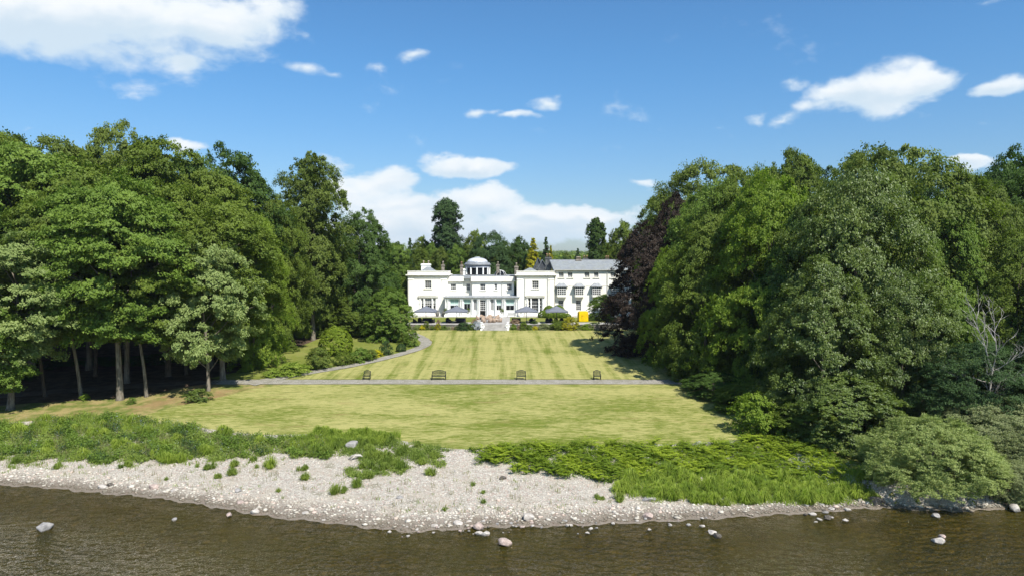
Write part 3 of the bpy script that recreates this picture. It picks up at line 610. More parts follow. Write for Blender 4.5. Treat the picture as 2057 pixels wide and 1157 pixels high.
# --- the two projecting wings
def wing(pa, pb, up, trip, pxc, pts, hip, lightpx):
    doors = [(lightpx[0], lightpx[1], 598, 627), (lightpx[2], lightpx[3], 598, 627), (lightpx[4], lightpx[5], 598, 627)]
    x0, x1, z1 = body('wing_wall', pa, pb, 553.5, YF, 9, [up] + doors)
    window(*up, YF, 3, 4)
    for k, dd in enumerate(doors): window(*dd, YF, 1 if k != 1 else 3, 4, sill=False, blind=.42 if pa < 900 else 0, bmat=M_gpane)
    c = MB(); c.box(x0 - .45, x1 + .45, YF - .45, YF + 8, z1 - .02, z1 + .18).box(x0 - .25, x1 + .25, YF - .25, YF + 8, z1 - .22, z1 - .023); bevel(hp('cornice', c, M_par), .03)
    p = MB(); zt = Zp(545.5, YF); p.box(x0 - .05, x1 + .05, YF - .05, YF + .35, z1 + .183, zt).box(x0 - .05, x0 + .35, YF + .353, YF + 8, z1 + .183, zt).box(x1 - .35, x1 + .05, YF + .353, YF + 8, z1 + .183, zt).box(x0 - .12, x1 + .12, YF - .12, YF + .42, zt + .002, zt + .12)
    hp('parapet', p, M_par)
    # pilasters and frieze lines
    for s0 in (x0 + .12, x1 - 1.12):
        q = MB(); q.box(s0, s0 + 1.0, YF - .10, YF - .002, ZB + .3, z1 - .95).box(s0 - .06, s0 + 1.06, YF - .16, YF - .002, z1 - .948, z1 - .80)
        bevel(hp('pilaster', q, M_wall), .02)
    f = MB(); f.box(x0 + 1.4, x1 - 1.4, YF - .07, YF - .002, z1 - .74, z1 - .66); hp('string_course', f, M_par)
    f = MB(); f.box(x0 - .08, x1 + .08, YF - .08, YF + .5, ZB - .3, ZB + .28); hp('plinth', f, M_par)
    # tripartite opening surround with a low pediment on brackets
    a, b = wx_(lightpx[0] - 3.5, YF), wx_(lightpx[5] + 3.5, YF); zt = Zp(597, YF); s = MB()
    s.box(a - .2, b + .2, YF - .30, YF - .002, zt - .06, zt + .24)
    s.prism([(a - .3, zt + .244), (b + .3, zt + .244), (b + .3, zt + .32), ((a + b) / 2, zt + .86), (a - .3, zt + .32)], YF - .42, YF - .002)
    bevel(hp('pediment', s, M_par), .02)
    for xx in (a, b - .28, wx_((lightpx[1] + lightpx[2]) / 2, YF) - .13, wx_((lightpx[3] + lightpx[4]) / 2, YF) - .13):
        q = MB(); q.box(xx, xx + .26, YF - .14, YF - .002, ZB + .2, zt - .064); zb = Zp(608, YF); q.box(xx - .03, xx + .29, YF - .22, YF - .142, zb - .12, zb + .1); bevel(hp('jamb', q, M_white), .02)
    hx0, hx1 = wx_(hip[0], YF + 3), wx_(hip[1], YF + 3); zr = Zp(hip[2], YF + 4.5); ze = z1 + .3; h = MB()
    y0, y1 = YF + 1.2, YF + 8.2; mx_, my = (hx0 + hx1) / 2, (y0 + y1) / 2
    h.add([(hx0, y0, ze), (hx1, y0, ze), (hx1, y1, ze), (hx0, y1, ze), (mx_ - .3, my, zr), (mx_ + .3, my, zr)], [(0, 1, 5, 4), (1, 2, 5), (2, 3, 4, 5), (3, 0, 4), (3, 2, 1, 0)])
    hp('roof', h, M_slate)
wing(819.5, 898.5, (853.5, 866.5, 563.5, 579.5), None, 0, 0, (838, 880, 536), (846, 850.5, 853.3, 867, 869.8, 874.5))
wing(1038, 1113.5, (1068.8, 1081.8, 564, 579.7), None, 0, 0, (1041, 1090, 538.5), (1061.2, 1065.6, 1068, 1081.4, 1084, 1088.7))
# --- the centre, one bay set back
def centre(pa, pb, Y, ws, ptop=563.2, p2=555.6, ends=(0, 0)):
    x0, x1, z1 = body('centre_wall', pa, pb, ptop, Y, 8 - (Y - YC), ws)
    for w_ in ws: window(*w_, Y, 3 if w_[1] - w_[0] > 7 else 2, 3 if w_[1] - w_[0] < 7 else 4)
    c = MB(); c.box(x0 + ends[0], x1 + ends[1], Y - .5, Y + .3, z1 - .25, z1); bevel(hp('cornice', c, M_par), .04)
    p = MB(); zt = Zp(p2, Y); p.box(x0 + ends[0], x1 + ends[1], Y - .42, Y - .02, z1 + .003, zt); hp('parapet', p, M_par); return x0, x1, z1
centre(897.5, 929.5, YC, [(905.3, 916, 569.9, 582.9)], ends=(.1, .25))
centre(929, 953, YR, [(936.7, 944.6, 569.9, 583.3)], 563.5, 557.2, ends=(.3, -.3))
centre(948.5, 1032.5, YC, [(964.3, 975, 569.9, 582.8), (993.5, 998.5, 569.9, 582.8), (1018.2, 1028.3, 569.9, 582.8)], ends=(-.25, .3))
rf = MB(); z = Zp(555.6, YC) - .12; rf.prism([(wx_(898, YC), z), (wx_(1038, YC), z), (wx_(1038, YC), z + .35), (wx_(898, YC), z + .35)], YC + 1.4, YC + 7.9); hp('roof', rf, M_lead)
rf = MB(); rf.box(wx_(898, YC), wx_(1032, YC), YC + .0, YC + 1.39, z - .3, z + .12); hp('roof', rf, M_lead)
# --- lantern
lc = (X(959.3, 154), 154.0); lz0 = Zp(553, 154); lz1 = Zp(534.5, 154); rr = 24.2 / FPX * 154
o_ = MB(); o_.lathe([(rr - .18, lz0 - .8), (rr - .18, lz1 - .3)], 32, lc); lant = hp('lantern', o_, M_glass)
def lsub(nm, mb, mt, sm=False):
    o = mb.build(nm, mt, lant, sm); o.data.transform(Matrix.Translation(-hl)); return o
for k in range(12):
    a = 2 * PI * k / 12; cx_, cy_ = lc[0] + rr * math.cos(a), lc[1] + rr * math.sin(a); mb = MB(); mb.lathe([(.17, lz0 + .2), (.17, lz1 - .3)], 8, (cx_, cy_)); lsub('column', mb, M_white)
mb = MB(); mb.lathe([(rr + .12, lz0 - .8), (rr + .12, lz0 + .05), (rr - .1, lz0 + .07)], 40, lc); lsub('lantern_base', mb, M_white)
mb = MB(); c0 = Zp(532.6, 154); c1 = Zp(528.2, 154); mb.lathe([(rr - .1, lz1 - .42), (rr + .08, lz1 - .4), (rr + .1, c0 - .05)], 40, lc); lsub('frieze', mb, simple('grey_frieze', (.25, .27, .31), (.2, .22, .26), 2.))
mb = MB(); mb.lathe([(rr, c0 - .05), (rr + .33, c0), (rr + .36, c0 + .22), (rr + .12, c0 + .27), (rr + .05, c1 + .05), (rr - .45, c1 + .12)], 40, lc); lsub('lantern_cornice', mb, M_lead)
dt = Zp(516.8, 154); R2 = rr - .42; hh = dt - .12 - (c1 + .1); prof = [(R2 * math.cos(t), c1 + .1 + hh * math.sin(t)) for t in [i * PI / 2 / 9 for i in range(9)]]
prof += [(.62, dt - .10), (.62, dt + .02), (.05, dt + .05)]
mb = MB(); mb.lathe(prof, 40, lc); lsub('dome', mb, M_dome, True)
mb = MB()
for k in range(20):
    a = 2 * PI * k / 20; mb.tube([(lc[0] + (r_ + .01) * math.cos(a), lc[1] + (r_ + .01) * math.sin(a), z_ + .01) for r_, z_ in prof[:9]], .03, 4)
lsub('dome_rib', mb, M_lead)
# --- small glazed roof light
sc2 = (X(1005, 152), 152.); z0_ = Zp(553, 152); mb = MB(); q = Zp(543, 152) - z0_; mb.lathe([(1.25 * math.cos(t), z0_ + q * math.sin(t)) for t in [i * PI / 2 / 7 for i in range(7)]] + [(.05, z0_ + q)], 20, sc2); sk = hp('roof_light', mb, M_glass, smooth=True)
for k in range(8):
    a = 2 * PI * k / 8; mb = MB(); mb.tube([(sc2[0] + 1.27 * math.cos(t) * math.cos(a), 152 + 1.27 * math.cos(t) * math.sin(a), z0_ + q * 1.01 * math.sin(t)) for t in [i * PI / 2 / 7 for i in range(8)]], .045, 4); o = mb.build('glazing_bar', M_white, sk); o.data.transform(Matrix.Translation(-hl))
# --- chimneys
def chimney(pa, pb, pt, pbm, Y, mat, pots, pmat=M_potp, ppy=None, cap=True, dep=.9):
    x0, x1 = wx_(pa, Y), wx_(pb, Y); z0, z1 = Zp(pbm, Y) - 1.2, Zp(pt, Y); mb = MB(); mb.box(x0, x1, Y, Y + dep, z0, z1)
    if cap: mb.box(x0 - .1, x1 + .1, Y - .1, Y + dep + .1, z1 - .38, z1 - .12)
    o = bevel(hp('chimney', mb, mat), .02)
    for pp in pots:
        r_ = .15; h_ = Zp(ppy, Y) - z1; m2 = MB(); m2.lathe([(r_ * 1.15, z1 - .1), (r_ * .95, z1 + h_ * .8), (r_ * 1.25, z1 + h_ * .85), (r_ * 1.2, z1 + h_), (r_ * .8, z1 + h_ + .01)], 10, (wx_(pp, Y), Y + dep / 2))
        c_ = m2.build('chimney_pot', pmat, o, True); c_.data.transform(Matrix.Translation(-hl))
chimney(846.3, 864.8, 530, 545, 153, M_white, (850.8, 860.7), ppy=524)
chimney(887, 892.6, 531.5, 547, 150, M_stone, (889.8,), ppy=525.3)
chimney(924.4, 930, 532, 552, 151.5, M_stone, (927.2,), pmat=M_pot, ppy=526.3)
chimney(930.2, 934.5, 540, 552, 152, M_white, (), cap=True)
chimney(997.4, 1003, 531, 553, 151, M_stone, (1000.2,), ppy=526.5)
chimney(1033.6, 1041, 534.5, 553, 148.4, M_stone, (1037.3,), ppy=528.5)
chimney(1095, 1107.5, 517, 535, 153, M_slated, (1098.5, 1103.5), pmat=M_pot, ppy=510)
chimney(1156.6, 1167, 521, 537, 151.5, M_stone, (1159.3, 1162, 1164.7), ppy=516)
chimney(1171, 1181, 519, 526, 158, M_slated, (1173.5, 1178.5), pmat=M_pot, ppy=513.5)
chimney(1215, 1224, 520.5, 533, 153.5, M_slated, (1217.5, 1221.5), pmat=M_pot, ppy=514.5)
# --- taller bedroom range with the long slate roof
rows_t = [(1122.4, 1132.2, 547, 557.6), (1140.2, 1149.8, 547, 557.6), (1173.9, 1183.8, 547, 557.6), (1193, 1202, 547, 557.6), (1226, 1235, 547, 557.6)]
rows_b = [(1121.5, 1132, 603, 623.7), (1157, 1167.3, 603, 623.7), (1192, 1202.5, 603, 623.7), (1228, 1238, 603, 623.7)]
x0, x1, z1 = body('range_wall', 1113.8, 1268, 541.8, YS, 9, rows_t + rows_b)
for w_ in rows_t: window(*w_, YS, 3, 4)
for w_ in rows_b: window(*w_, YS, 4, 5, sill=False)
zr = Zp(522.4, YS + 4.5); mb = MB(); e = .4; xa = X(1104, YS + 4.5)
mb.add([(x0 - .2, YS - e, z1 - .05), (x1, YS - e, z1 - .05), (x1, YS + 4.5, zr), (xa, YS + 4.5, zr), (x1, YS + 9, z1), (x0 - .2, YS + 9, z1)], [(0, 1, 2, 3), (3, 2, 4, 5), (0, 3, 5)])
mb.box(xa, x1, YS + 4.42, YS + 4.58, zr - .02, zr + .08); hp('roof', mb, M_slate)
mb = MB(); mb.box(x0 - .15, x1, YS - .52, YS - .405, z1 - .14, z1 - .02); hp('gutter', mb, M_pipe)
mb = MB(); mb.box(x0, x1, YS - .05, YS - .002, Zp(574.5, YS), Zp(573.5, YS)); hp('string_course', mb, M_par)
mb = MB(); mb.box(x0, x1, YS - .06, YS + .5, ZB - .3, ZB + .3); hp('plinth', mb, M_par)
for (a, b, g0, g1) in ((1117, 1138.3, 1119.3, 1137.3), (1152, 1174.8, 1155.2, 1172.3), (1187, 1209.5, 1190.2, 1207.2), (1226, 1248, 1228.8, 1245.5)):
    xa, xb = X(g0, YS - .9), X(g1, YS - .9); za, zb = Zp(576, YS - .9), Zp(596.5, YS - .9); yb = YS - .9; ca = .45
    mb = MB(); out = [(xa - .1, YS - .002), (xa + .02, yb), (xb - .02, yb), (xb + .1, YS - .002)]
    mb.prismz(out, zb, Zp(592.5, yb)); bay = hp('bay_window', mb, M_wall)
    def bs(nm, mb_, mt, bay=bay):
        o = mb_.build(nm, mt, bay); o.data.transform(Matrix.Translation(-hl)); return o
    zg = Zp(592.5, yb); m2 = MB(); m2.prismz([(p[0] * 1 + (.06 if p[0] < (xa + xb) / 2 else -.06), p[1] + .08) if p[1] < YS - .1 else (p[0], p[1]) for p in out], zg + .002, za); bs('pane', m2, M_glass)
    m2 = MB()
    for i in range(5): xx = xa + .05 + (xb - xa - .1) * i / 4; m2.box(xx - .045, xx + .045, yb - .03, yb + .07, zg + .002, za)
    for j in range(5): zz = zg + .06 + (za - zg - .12) * j / 4; m2.box(xa + .1, xb - .1, yb - .025, yb + .06, zz - .035, zz + .035)
    m2.box(xa - .06, xa + .04, yb + .1, YS - .05, zg + .01, zg + .1).box(xb - .04, xb + .06, yb + .1, YS - .05, zg + .01, zg + .1)
    bs('frame', m2, M_white)
    m2 = MB(); ra, rb = xa - .35, xb + .35; zt = Zp(568.2, YS); yq = yb - .3
    m2.add([(ra, yq, za + .002), (rb, yq, za + .002), (rb + .1, YS - .004, za + .002), (ra - .1, YS - .004, za + .002), (ra + .75, YS - .45, zt), (rb - .75, YS - .45, zt), (rb - .75, YS - .004, zt), (ra + .75, YS - .004, zt)],
           [(3, 2, 1, 0), (0, 1, 5, 4), (1, 2, 6, 5), (3, 0, 4, 7), (4, 5, 6, 7), (2, 3, 7, 6)]); bs('bay_roof', m2, M_lead)
for px, Y, pt in ((1054.6, YF, 553), (1100, YF, 556), (1114.8, YS, 545), (1219.7, YS, 543), (1008.5, YC, 565), (896.8, YF, 595)):
    mb = MB(); xx = X(px, Y); mb.tube([(xx, Y - .16, ZB), (xx, Y - .16, Zp(pt, Y))], .055, 6).box(xx - .12, xx + .12, Y - .3, Y - .02, Zp(pt, Y), Zp(pt, Y) + .25); hp('drainpipe', mb, M_pipe)
# --- dark slate gables between wing and range
for (pa, pk, pb, pt, Y) in ((1073, 1081.7, 1091, 519.8, 155.), (1080, 1089.5, 1100, 523.2, 153.2)):
    za = Zp(545, Y) - 1; mb = MB(); mb.prism([(X(pa, Y), za), (X(pb, Y), za), (X(pb, Y), Zp(541, Y)), (X(pk, Y), Zp(pt, Y)), (X(pa, Y), Zp(541, Y))], Y, Y + 6); hp('gable', mb, M_slated)
    mb = MB(); k = X(pk, Y); zt = Zp(pt, Y)
    for s_, e_ in ((-1, pa), (1, pb)):
        xe = X(e_, Y); ze = Zp(541, Y); mb.add([(k, Y - .3, zt + .05), (xe + s_ * .15, Y - .3, ze - .1), (xe + s_ * .15, Y + 6, ze - .1), (k, Y + 6, zt + .05), (k, Y - .3, zt + .17), (xe + s_ * .15, Y - .3, ze + .02), (xe + s_ * .15, Y + 6, ze + .02), (k, Y + 6, zt + .17)],
            [(0, 1, 2, 3), (7, 6, 5, 4), (0, 4, 5, 1), (1, 5, 6, 2), (2, 6, 7, 3), (3, 7, 4, 0)])
    hp('roof', mb, M_slate)
# --- veranda
vx0, vx1 = X(893, YV), X(1041.5, YV); zv = Zp(597.5, YV); zvt = Zp(592.8, YC)
mb = MB(); mb.add([(vx0 - .3, YV - .5, zv + .12), (vx1 + .3, YV - .5, zv + .12), (vx1 + .1, YC - .003, zvt), (vx0 + .1, YC - .003, zvt), (vx0 - .3, YV - .5, zv - .0), (vx1 + .3, YV - .5, zv), (vx1 + .1, YC - .003, zv), (vx0 + .1, YC - .003, zv)],
    [(0, 1, 2, 3), (4, 7, 6, 5), (0, 4, 5, 1), (1, 5, 6, 2), (3, 2, 6, 7), (0, 3, 7, 4)]); ver = hp('veranda_roof', mb, M_lead)
mb = MB(); mb.box(vx0, vx1, YV - .15, YV + .15, zv - .36, zv - .003); hp('veranda_beam', mb, M_white)
VB = [(904, 921.6, 'b'), (931.7, 945, 'c'), (950.8, 957.5, 'g'), (964, 975.2, 'd'), (985, 992, 'g'), (996.9, 1007.2, 'b'), (1016, 1033, 'b')]
for a, b, k in VB:
    bot = 623.5; top = 600 if k != 'd' else 602.5
    f = window(a, b, top, bot, YV + .1, 2 if k in 'bc' else (1 if k == 'g' else 3), 1 if k != 'd' else 5, sill=False, rec=0, blind=.42 if k in 'bc' else 0, gmat=M_gpane if k == 'g' else None)
    if k == 'b':
        x0_, x1_ = X(a, YV) + .11, X(b, YV) - .11; o = MB().box(x0_, x1_, YV + .17, YV + .18, Zp(613.5, YV), Zp(609.8, YV)).build('blind', M_blindw, f); o.data.transform(Matrix.Translation(-hl))
    if k == 'd': f.name = 'door'
# solid low wall and piers between the lights
mb = MB(); prev = vx0
for a, b, k in VB + [(1041.5, 1041.5, 'e')]:
    xa = X(a, YV) - .0; 
    if xa - prev > .05: mb.box(prev, xa - .003, YV + .02, YV + .24, ZB - .2, zv - .363)
    prev = X(b, YV) + .003
for a, b, k in VB:
    if k != 'd': mb.box(X(a, YV), X(b, YV), YV + .05, YV + .24, ZB - .2, Zp(623.5, YV) - .003)
    mb.box(X(a, YV), X(b, YV), YV + .06, YV + .24, Zp(600 if k != 'd' else 602.5, YV) + .003, zv - .363)
hp('veranda_wall', mb, M_white)
for px in (895, 899.5, 925, 928.2, 948, 960, 963, 978.5, 982, 995, 1010, 1013.5, 1036.5, 1040.5):
    mb = MB(); xx = X(px, YV); zz = ZB; t_ = zv - .363; mb.box(xx - .17, xx + .17, YV - .34, YV - .01, zz, zz + .2); mb.lathe([(.125, zz + .2), (.13, zz + 1.2), (.105, t_ - .2), (.17, t_ - .15), (.17, t_)], 12, (xx, YV - .17)); hp('column', mb, M_white)
for px, wd in ((915, 4), (957, 5), (985, 5), (1025, 6)):
    pass
# ------------------------------------------------------------------ terrace walls and steps
def stonewall(x0, x1, label):
    e = empty('retaining_wall', ((x0 + x1) / 2, 127.9, 4.7), 0, label, 'wall'); a = (x1 - x0) / 2
    mb = MB(); mb.box(-a, a, -.17, .15, -.6, .98); mb.build('wall', M_rubble, e)
    mb = MB(); mb.box(-a - .02, a + .02, -.24, .2, .983, 1.10); bevel(mb.build('coping', M_paving, e), .02)
m, g = newmat('rubble_stone'); P = g.obj(); cc = g.n.new('ShaderNodeSeparateColor'); vv = g.mapping(P, sc=(2.4, 2.4, 5.)); g.l.new(g.vor(vv, 1., 'Color'), cc.inputs[0]); dd = g.vor(vv, 1., feature='DISTANCE_TO_EDGE')
p = pbsdf(g, g.mix(g.ss(dd, .02, .08), (.06, .055, .045, 1), g.mix(cc.outputs[0], (.13, .12, .10, 1), (.30, .27, .22, 1))), .9, g.bump(dd, .8, .05), spec=.15); g.l.new(p.outputs[0], g.out.inputs[0]); M_rubble = m
sx0, sx1 = X(969.5, 127), X(1018, 127)
stonewall(-20.9, sx0 - .42, 'low grey rubble wall with pale coping behind the yellow flowers beside the steps')
stonewall(sx1 + .42, 34, 'low grey rubble wall running from the steps towards the copper beech')
st = empty('garden_steps', ((sx0 + sx1) / 2, 127, 4.7), 0, 'broad pale stone steps climbing from the striped lawn to the patio', 'steps')
a = (sx1 - sx0) / 2
for k in range(6):
    mb = MB(); mb.box(-a, a, -.98 + k * .33, 1.05, -.25 if k == 0 else .0 + k * .18 + .002, (k + 1) * .18); bevel(mb.build('step', M_paving, st), .015)
for s_, lab in ((-1, 'white carved stone scroll at the foot of the steps beside the white-flowered shrub'), (1, 'white carved stone scroll at the foot of the steps beside the pink flowers')):
    e = empty('stone_scroll', ((sx0 + sx1) / 2 + s_ * (a + .22), 126.4, 4.68), 0, lab, 'stone ornament')
    mb = MB(); mb.box(-.2, .2, -.3, 1.5, -.1, .35).box(-.16, .16, .9, 1.4, .352, 1.45).box(-.22, .22, .82, 1.48, 1.452, 1.55); bevel(mb.build('pedestal', M_white, e), .02)
    mb = MB(); sp = [(-.12 * s_ + .36 * math.cos(t) * (1 - t / 12), .35, .85 + .46 * math.sin(t) * (1 - t / 12)) for t in np.linspace(-1.2, 6.2, 30)]
    mb.tube(sp, [.11] * 30, 8); mb.build('volute', M_white, e, True)
# ------------------------------------------------------------------ trees: left wood, front row with visible trunks
def T(key, px, Y, top, w, mat, label, group=None, **kw): return tree_px(key, px, Y, top, w, mat, label, group=group, **kw)
WL = 'trees of the wood beside the lawn'; WR = 'trees of the wood beyond the mown slope'; WB = 'trees behind the country house'
g0 = lambda a, b: ground(a, b).y
T('oak1', 14, g0(12, 822), 470, 290, 'pale', 'pale yellow-green tree at the left end of the front row, its trunk at the bank', WL)
T('syc', -25, 71, 600, 170, 'light', 'low leafy tree hanging over the bank at the left border', WL)
T('oak3', 85, g0(88, 795), 400, 200, 'mid', 'slim tree with a dark leaning trunk, second from the pale yellow-green one', WL, bark='brown', lean=.03)
T('oak3', 158, g0(155, 798), 380, 210, 'light', 'slim tree with a thin pale trunk between the dark leaning trunk and the thick one', WL, lean=.02)
T('oak1', 236, g0(232, 803), 385, 285, 'light', 'broad tree on the thickest pale trunk at the sunlit edge of the wood', WL, rz=2.)
T('oak3', 290, g0(275, 797), 440, 200, 'mid', 'tree on a leaning pale trunk right of the thickest one', WL, lean=.06)
T('syc', 415, g0(387, 785), 492, 205, 'pale', 'small pale grey-green maple standing in front of the wood by the leafy bush', WL, lean=-.02)
T('oak2', 445, g0(437, 763), 410, 235, 'mid', 'broad tree with a flared trunk where the gravel path leaves the wood', WL, rz=1.)
T('oak2', 335, g0(340, 755), 370, 250, 'mid', 'tall tree on a stout trunk behind the small pale maple', WL, bark='brown')
T('oak3', 372, g0(370, 752), 420, 170, 'dark', 'thin-trunked tree in the shade behind the small pale maple', WL, bark='brown')
T('oak3', 188, 88, 360, 220, 'mid', 'thin-trunked shaded tree deep behind the thickest pale trunk', WL, bark='brown')
T('oak2', 250, 84, 350, 240, 'light', 'tree whose grey trunk stands just behind the thickest pale one', WL)
T('oak1', 60, 90, 300, 300, 'light', 'broad green crown rising behind the slim leaning trunks', WL)
T('beech3', 508, 93, 440, 140, 'lime', 'yellow-green tree with branches sweeping down to the curved gravel path', WL)
T('beech2', 578, 119, 470, 110, 'light', 'leafy green tree between the yellow-green one and the clipped round bush', WL)
# second and third rows: the skyline
T('oak2', -30, 96, 262, 300, 'mid', 'high olive crown at the far left edge of the skyline', WL)
T('oak1', 105, 98, 285, 260, 'olive', 'broad olive crown second along the left skyline', WL, rz=3)
T('oak2', 250, 106, 252, 190, 'olive', 'rounded crown standing highest on the left skyline', WL)
T('oak1', 335, 98, 283, 250, 'mid', 'broad mid-green crown beside the highest one on the left skyline', WL, rz=.5)
T('oak2', 175, 92, 320, 260, 'mid', 'wide crown below the highest rounded one', WL, rz=4)
T('oak2', 455, 103, 300, 215, 'dark', 'dark green crown left of the narrow gap of sky', WL)
T('oak1', 420, 95, 350, 230, 'mid', 'green crown just below the dark one by the gap of sky', WL, rz=2.5)
T('oak1', 20, 104, 275, 240, 'mid', 'dense crown filling the skyline behind the pale yellow-green tree', WL, rz=5)
T('beech3', 548, 106, 392, 150, 'mid', 'dense green tree below the gap of sky, left of the tall drooping one', WL)
T('elm', 628, 116, 313, 150, 'olive', 'tall drooping tree standing alone right of the gap of sky', WL)
T('beech1', 640, 122, 455, 130, 'mid', 'green tree with layered boughs at the foot of the tall drooping one', WL)
T('beech1', 725, 125, 424, 160, 'dark', 'dark drooping tree that ends the left wood before the house', WL)
T('beech3', 588, 121, 425, 150, 'dark', 'dark tree half hidden behind the tall drooping one', WL)
T('round', 702, 120, 596, 88, 'mid', 'small bright green tree tucked under the dark drooping one', WL)
T('round', 782, 115.5, 578, 100, 'light', 'rounded bright green tree at the bend of the gravel path', WL, z=None)
T('round', 622, 124, 600, 84, 'mid', 'small green tree behind the clipped round bush', WL)
T('beech3', 690, 128, 500, 140, 'dark', 'dark tree filling the shade behind the small bright green tree', WL)
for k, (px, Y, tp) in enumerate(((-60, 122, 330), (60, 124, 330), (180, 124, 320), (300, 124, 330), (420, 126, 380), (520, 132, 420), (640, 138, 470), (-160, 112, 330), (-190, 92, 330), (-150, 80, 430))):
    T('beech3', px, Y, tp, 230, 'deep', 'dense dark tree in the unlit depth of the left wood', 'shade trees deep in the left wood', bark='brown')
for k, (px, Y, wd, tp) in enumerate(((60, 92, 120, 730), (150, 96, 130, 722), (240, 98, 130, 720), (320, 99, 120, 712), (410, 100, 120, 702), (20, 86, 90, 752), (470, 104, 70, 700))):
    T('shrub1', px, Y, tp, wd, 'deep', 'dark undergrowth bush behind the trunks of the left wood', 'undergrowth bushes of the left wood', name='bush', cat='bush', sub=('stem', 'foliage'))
# ------------------------------------------------------------------ right wood
T('beech1', 1308, 103, 450, 200, 'purple', 'dark purple copper beech sweeping down onto the striped lawn', WR, bark='grey')
T('beech2', 1352, 112, 392, 125, 'purple', 'upper purple crown rising behind the copper beech on the lawn', WR)
T('beech3', 1415, 128, 334, 260, 'olive', 'broad olive tree on the skyline behind the purple crown', WR)
T('beech3', 1335, 158, 395, 130, 'mid', 'green tree peeping out left of the purple crown', WR)
T('round', 1250, 172, 448, 80, 'mid', 'small green tree behind the roof end of the house', WR)
T('beech1', 1345, 95, 500, 120, 'lime', 'narrow yellow-green tree overlapping the right edge of the copper beech', WR)
T('beech1', 1420, 87, 440, 210, 'mid', 'big drooping tree whose skirt hides the end of the gravel path', WR)
T('beech3', 1440, 98, 375, 220, 'light', 'green crown above the drooping tree at the end of the path', WR)
T('beech2', 1400, 104, 430, 150, 'dark', 'dark drooping tree next to the copper beech', WR)
T('beech1', 1545, 81, 350, 270, 'lime', 'large bright yellow-green tree in the middle of the right wood', WR, rz=2.2)
T('oak1', 1585, 100, 308, 150, 'mid', 'rounded green crown at the dip of the right skyline', WR)
T('beech3', 1500, 94, 345, 200, 'mid', 'green crown between the olive skyline tree and the bright yellow-green one', WR)
T('beech3', 1790, 82, 303, 380, 'olive', 'huge domed olive-green crown highest in the right wood', WR)
T('beech3', 1715, 72, 352, 290, 'glaucous', 'massive dark glossy tree below the huge domed crown', WR, rz=1.)
T('beech1', 1880, 76, 395, 240, 'light', 'tall light green tree right of the massive dark glossy one', WR)
T('beech2', 1650, 66, 520, 240, 'glaucous', 'dark glossy tree with pale glints above the shoreline thicket', WR)
T('beech3', 1820, 65, 560, 210, 'glaucous', 'dark rounded tree below the light green one', WR, rz=3.)
T('beech2', 1610, 76, 420, 200, 'dark', 'dark green tree between the bright yellow-green and the glossy one', WR)
T('beech1', 1915, 67, 600, 170, 'light', 'fresh green tree behind the bare dead one', WR)
T('beech2', 2040, 72, 470, 220, 'mid', 'green tree at the right edge behind the dead one', WR)
T('oak2', 2030, 94, 305, 200, 'dark', 'dark crown at the right end of the skyline', WR)
T('oak1', 2110, 86, 330, 240, 'dark', 'dark crown cut by the right border', WR)
T('beech3', 1960, 84, 370, 190, 'olive', 'olive crown filling the right skyline below the dark end one', WR)
T('round', 1700, 60.8, 755, 215, 'glaucous', 'broad low dark-leaved tree spreading over the fern bank', WR, rz=.4)
T('round', 1625, 62.5, 800, 150, 'mid', 'low leafy tree between the yellow bush and the fern bank', WR)
T('round', 1440, 78, 748, 130, 'dark', 'low dark leafy bush at the shaded end of the path', WR, name='bush', cat='bush', sub=('stem', 'foliage'))
T('round', 1500, 72, 770, 120, 'mid', 'low green bush behind the yellow-green bush at the lawn corner', WR, name='bush', cat='bush', sub=('stem', 'foliage'))
T('shrub1', 1522, 64.2, 790, 104, 'lime', 'yellow-green rounded bush at the corner of the lower lawn', name='bush', cat='bush', sub=('stem', 'foliage'))
T('willow', 1878, 50.6, 840, 250, 'willow', 'large pale green willow bush overhanging the water', name='bush', cat='bush', sub=('stem', 'foliage'))
T('willow', 2015, 56.5, 800, 260, 'grey', 'grey-green willow bush behind the larger one at the right edge', name='bush', cat='bush', sub=('stem', 'foliage'), rz=2.)
T('willow', 1800, 54.5, 890, 120, 'willow', 'small willow bush joining the large one to the grass bank', name='bush', cat='bush', sub=('stem', 'foliage'), rz=1.)
T('willow', 1965, 51.2, 905, 150, 'willow', 'low willow bush at the waterline right of the large one', name='bush', cat='bush', sub=('stem', 'foliage'), rz=3.)
T('willow', 2045, 50.0, 925, 130, 'grey', 'low grey-green bush covering the bank at the right edge', name='bush', cat='bush', sub=('stem', 'foliage'), rz=.7)
T('willow', 2090, 52.5, 850, 200, 'grey', 'grey-green willow cut by the right border above the water', name='bush', cat='bush', sub=('stem', 'foliage'), rz=1.)
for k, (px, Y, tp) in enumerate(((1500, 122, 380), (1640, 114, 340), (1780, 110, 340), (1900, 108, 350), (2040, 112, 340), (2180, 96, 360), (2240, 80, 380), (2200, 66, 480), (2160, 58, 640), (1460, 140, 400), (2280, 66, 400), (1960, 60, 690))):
    T('beech3', px, Y, tp, 230, 'deep', 'dense dark tree in the unlit depth of the right wood', 'shade trees deep in the right wood', bark='brown')
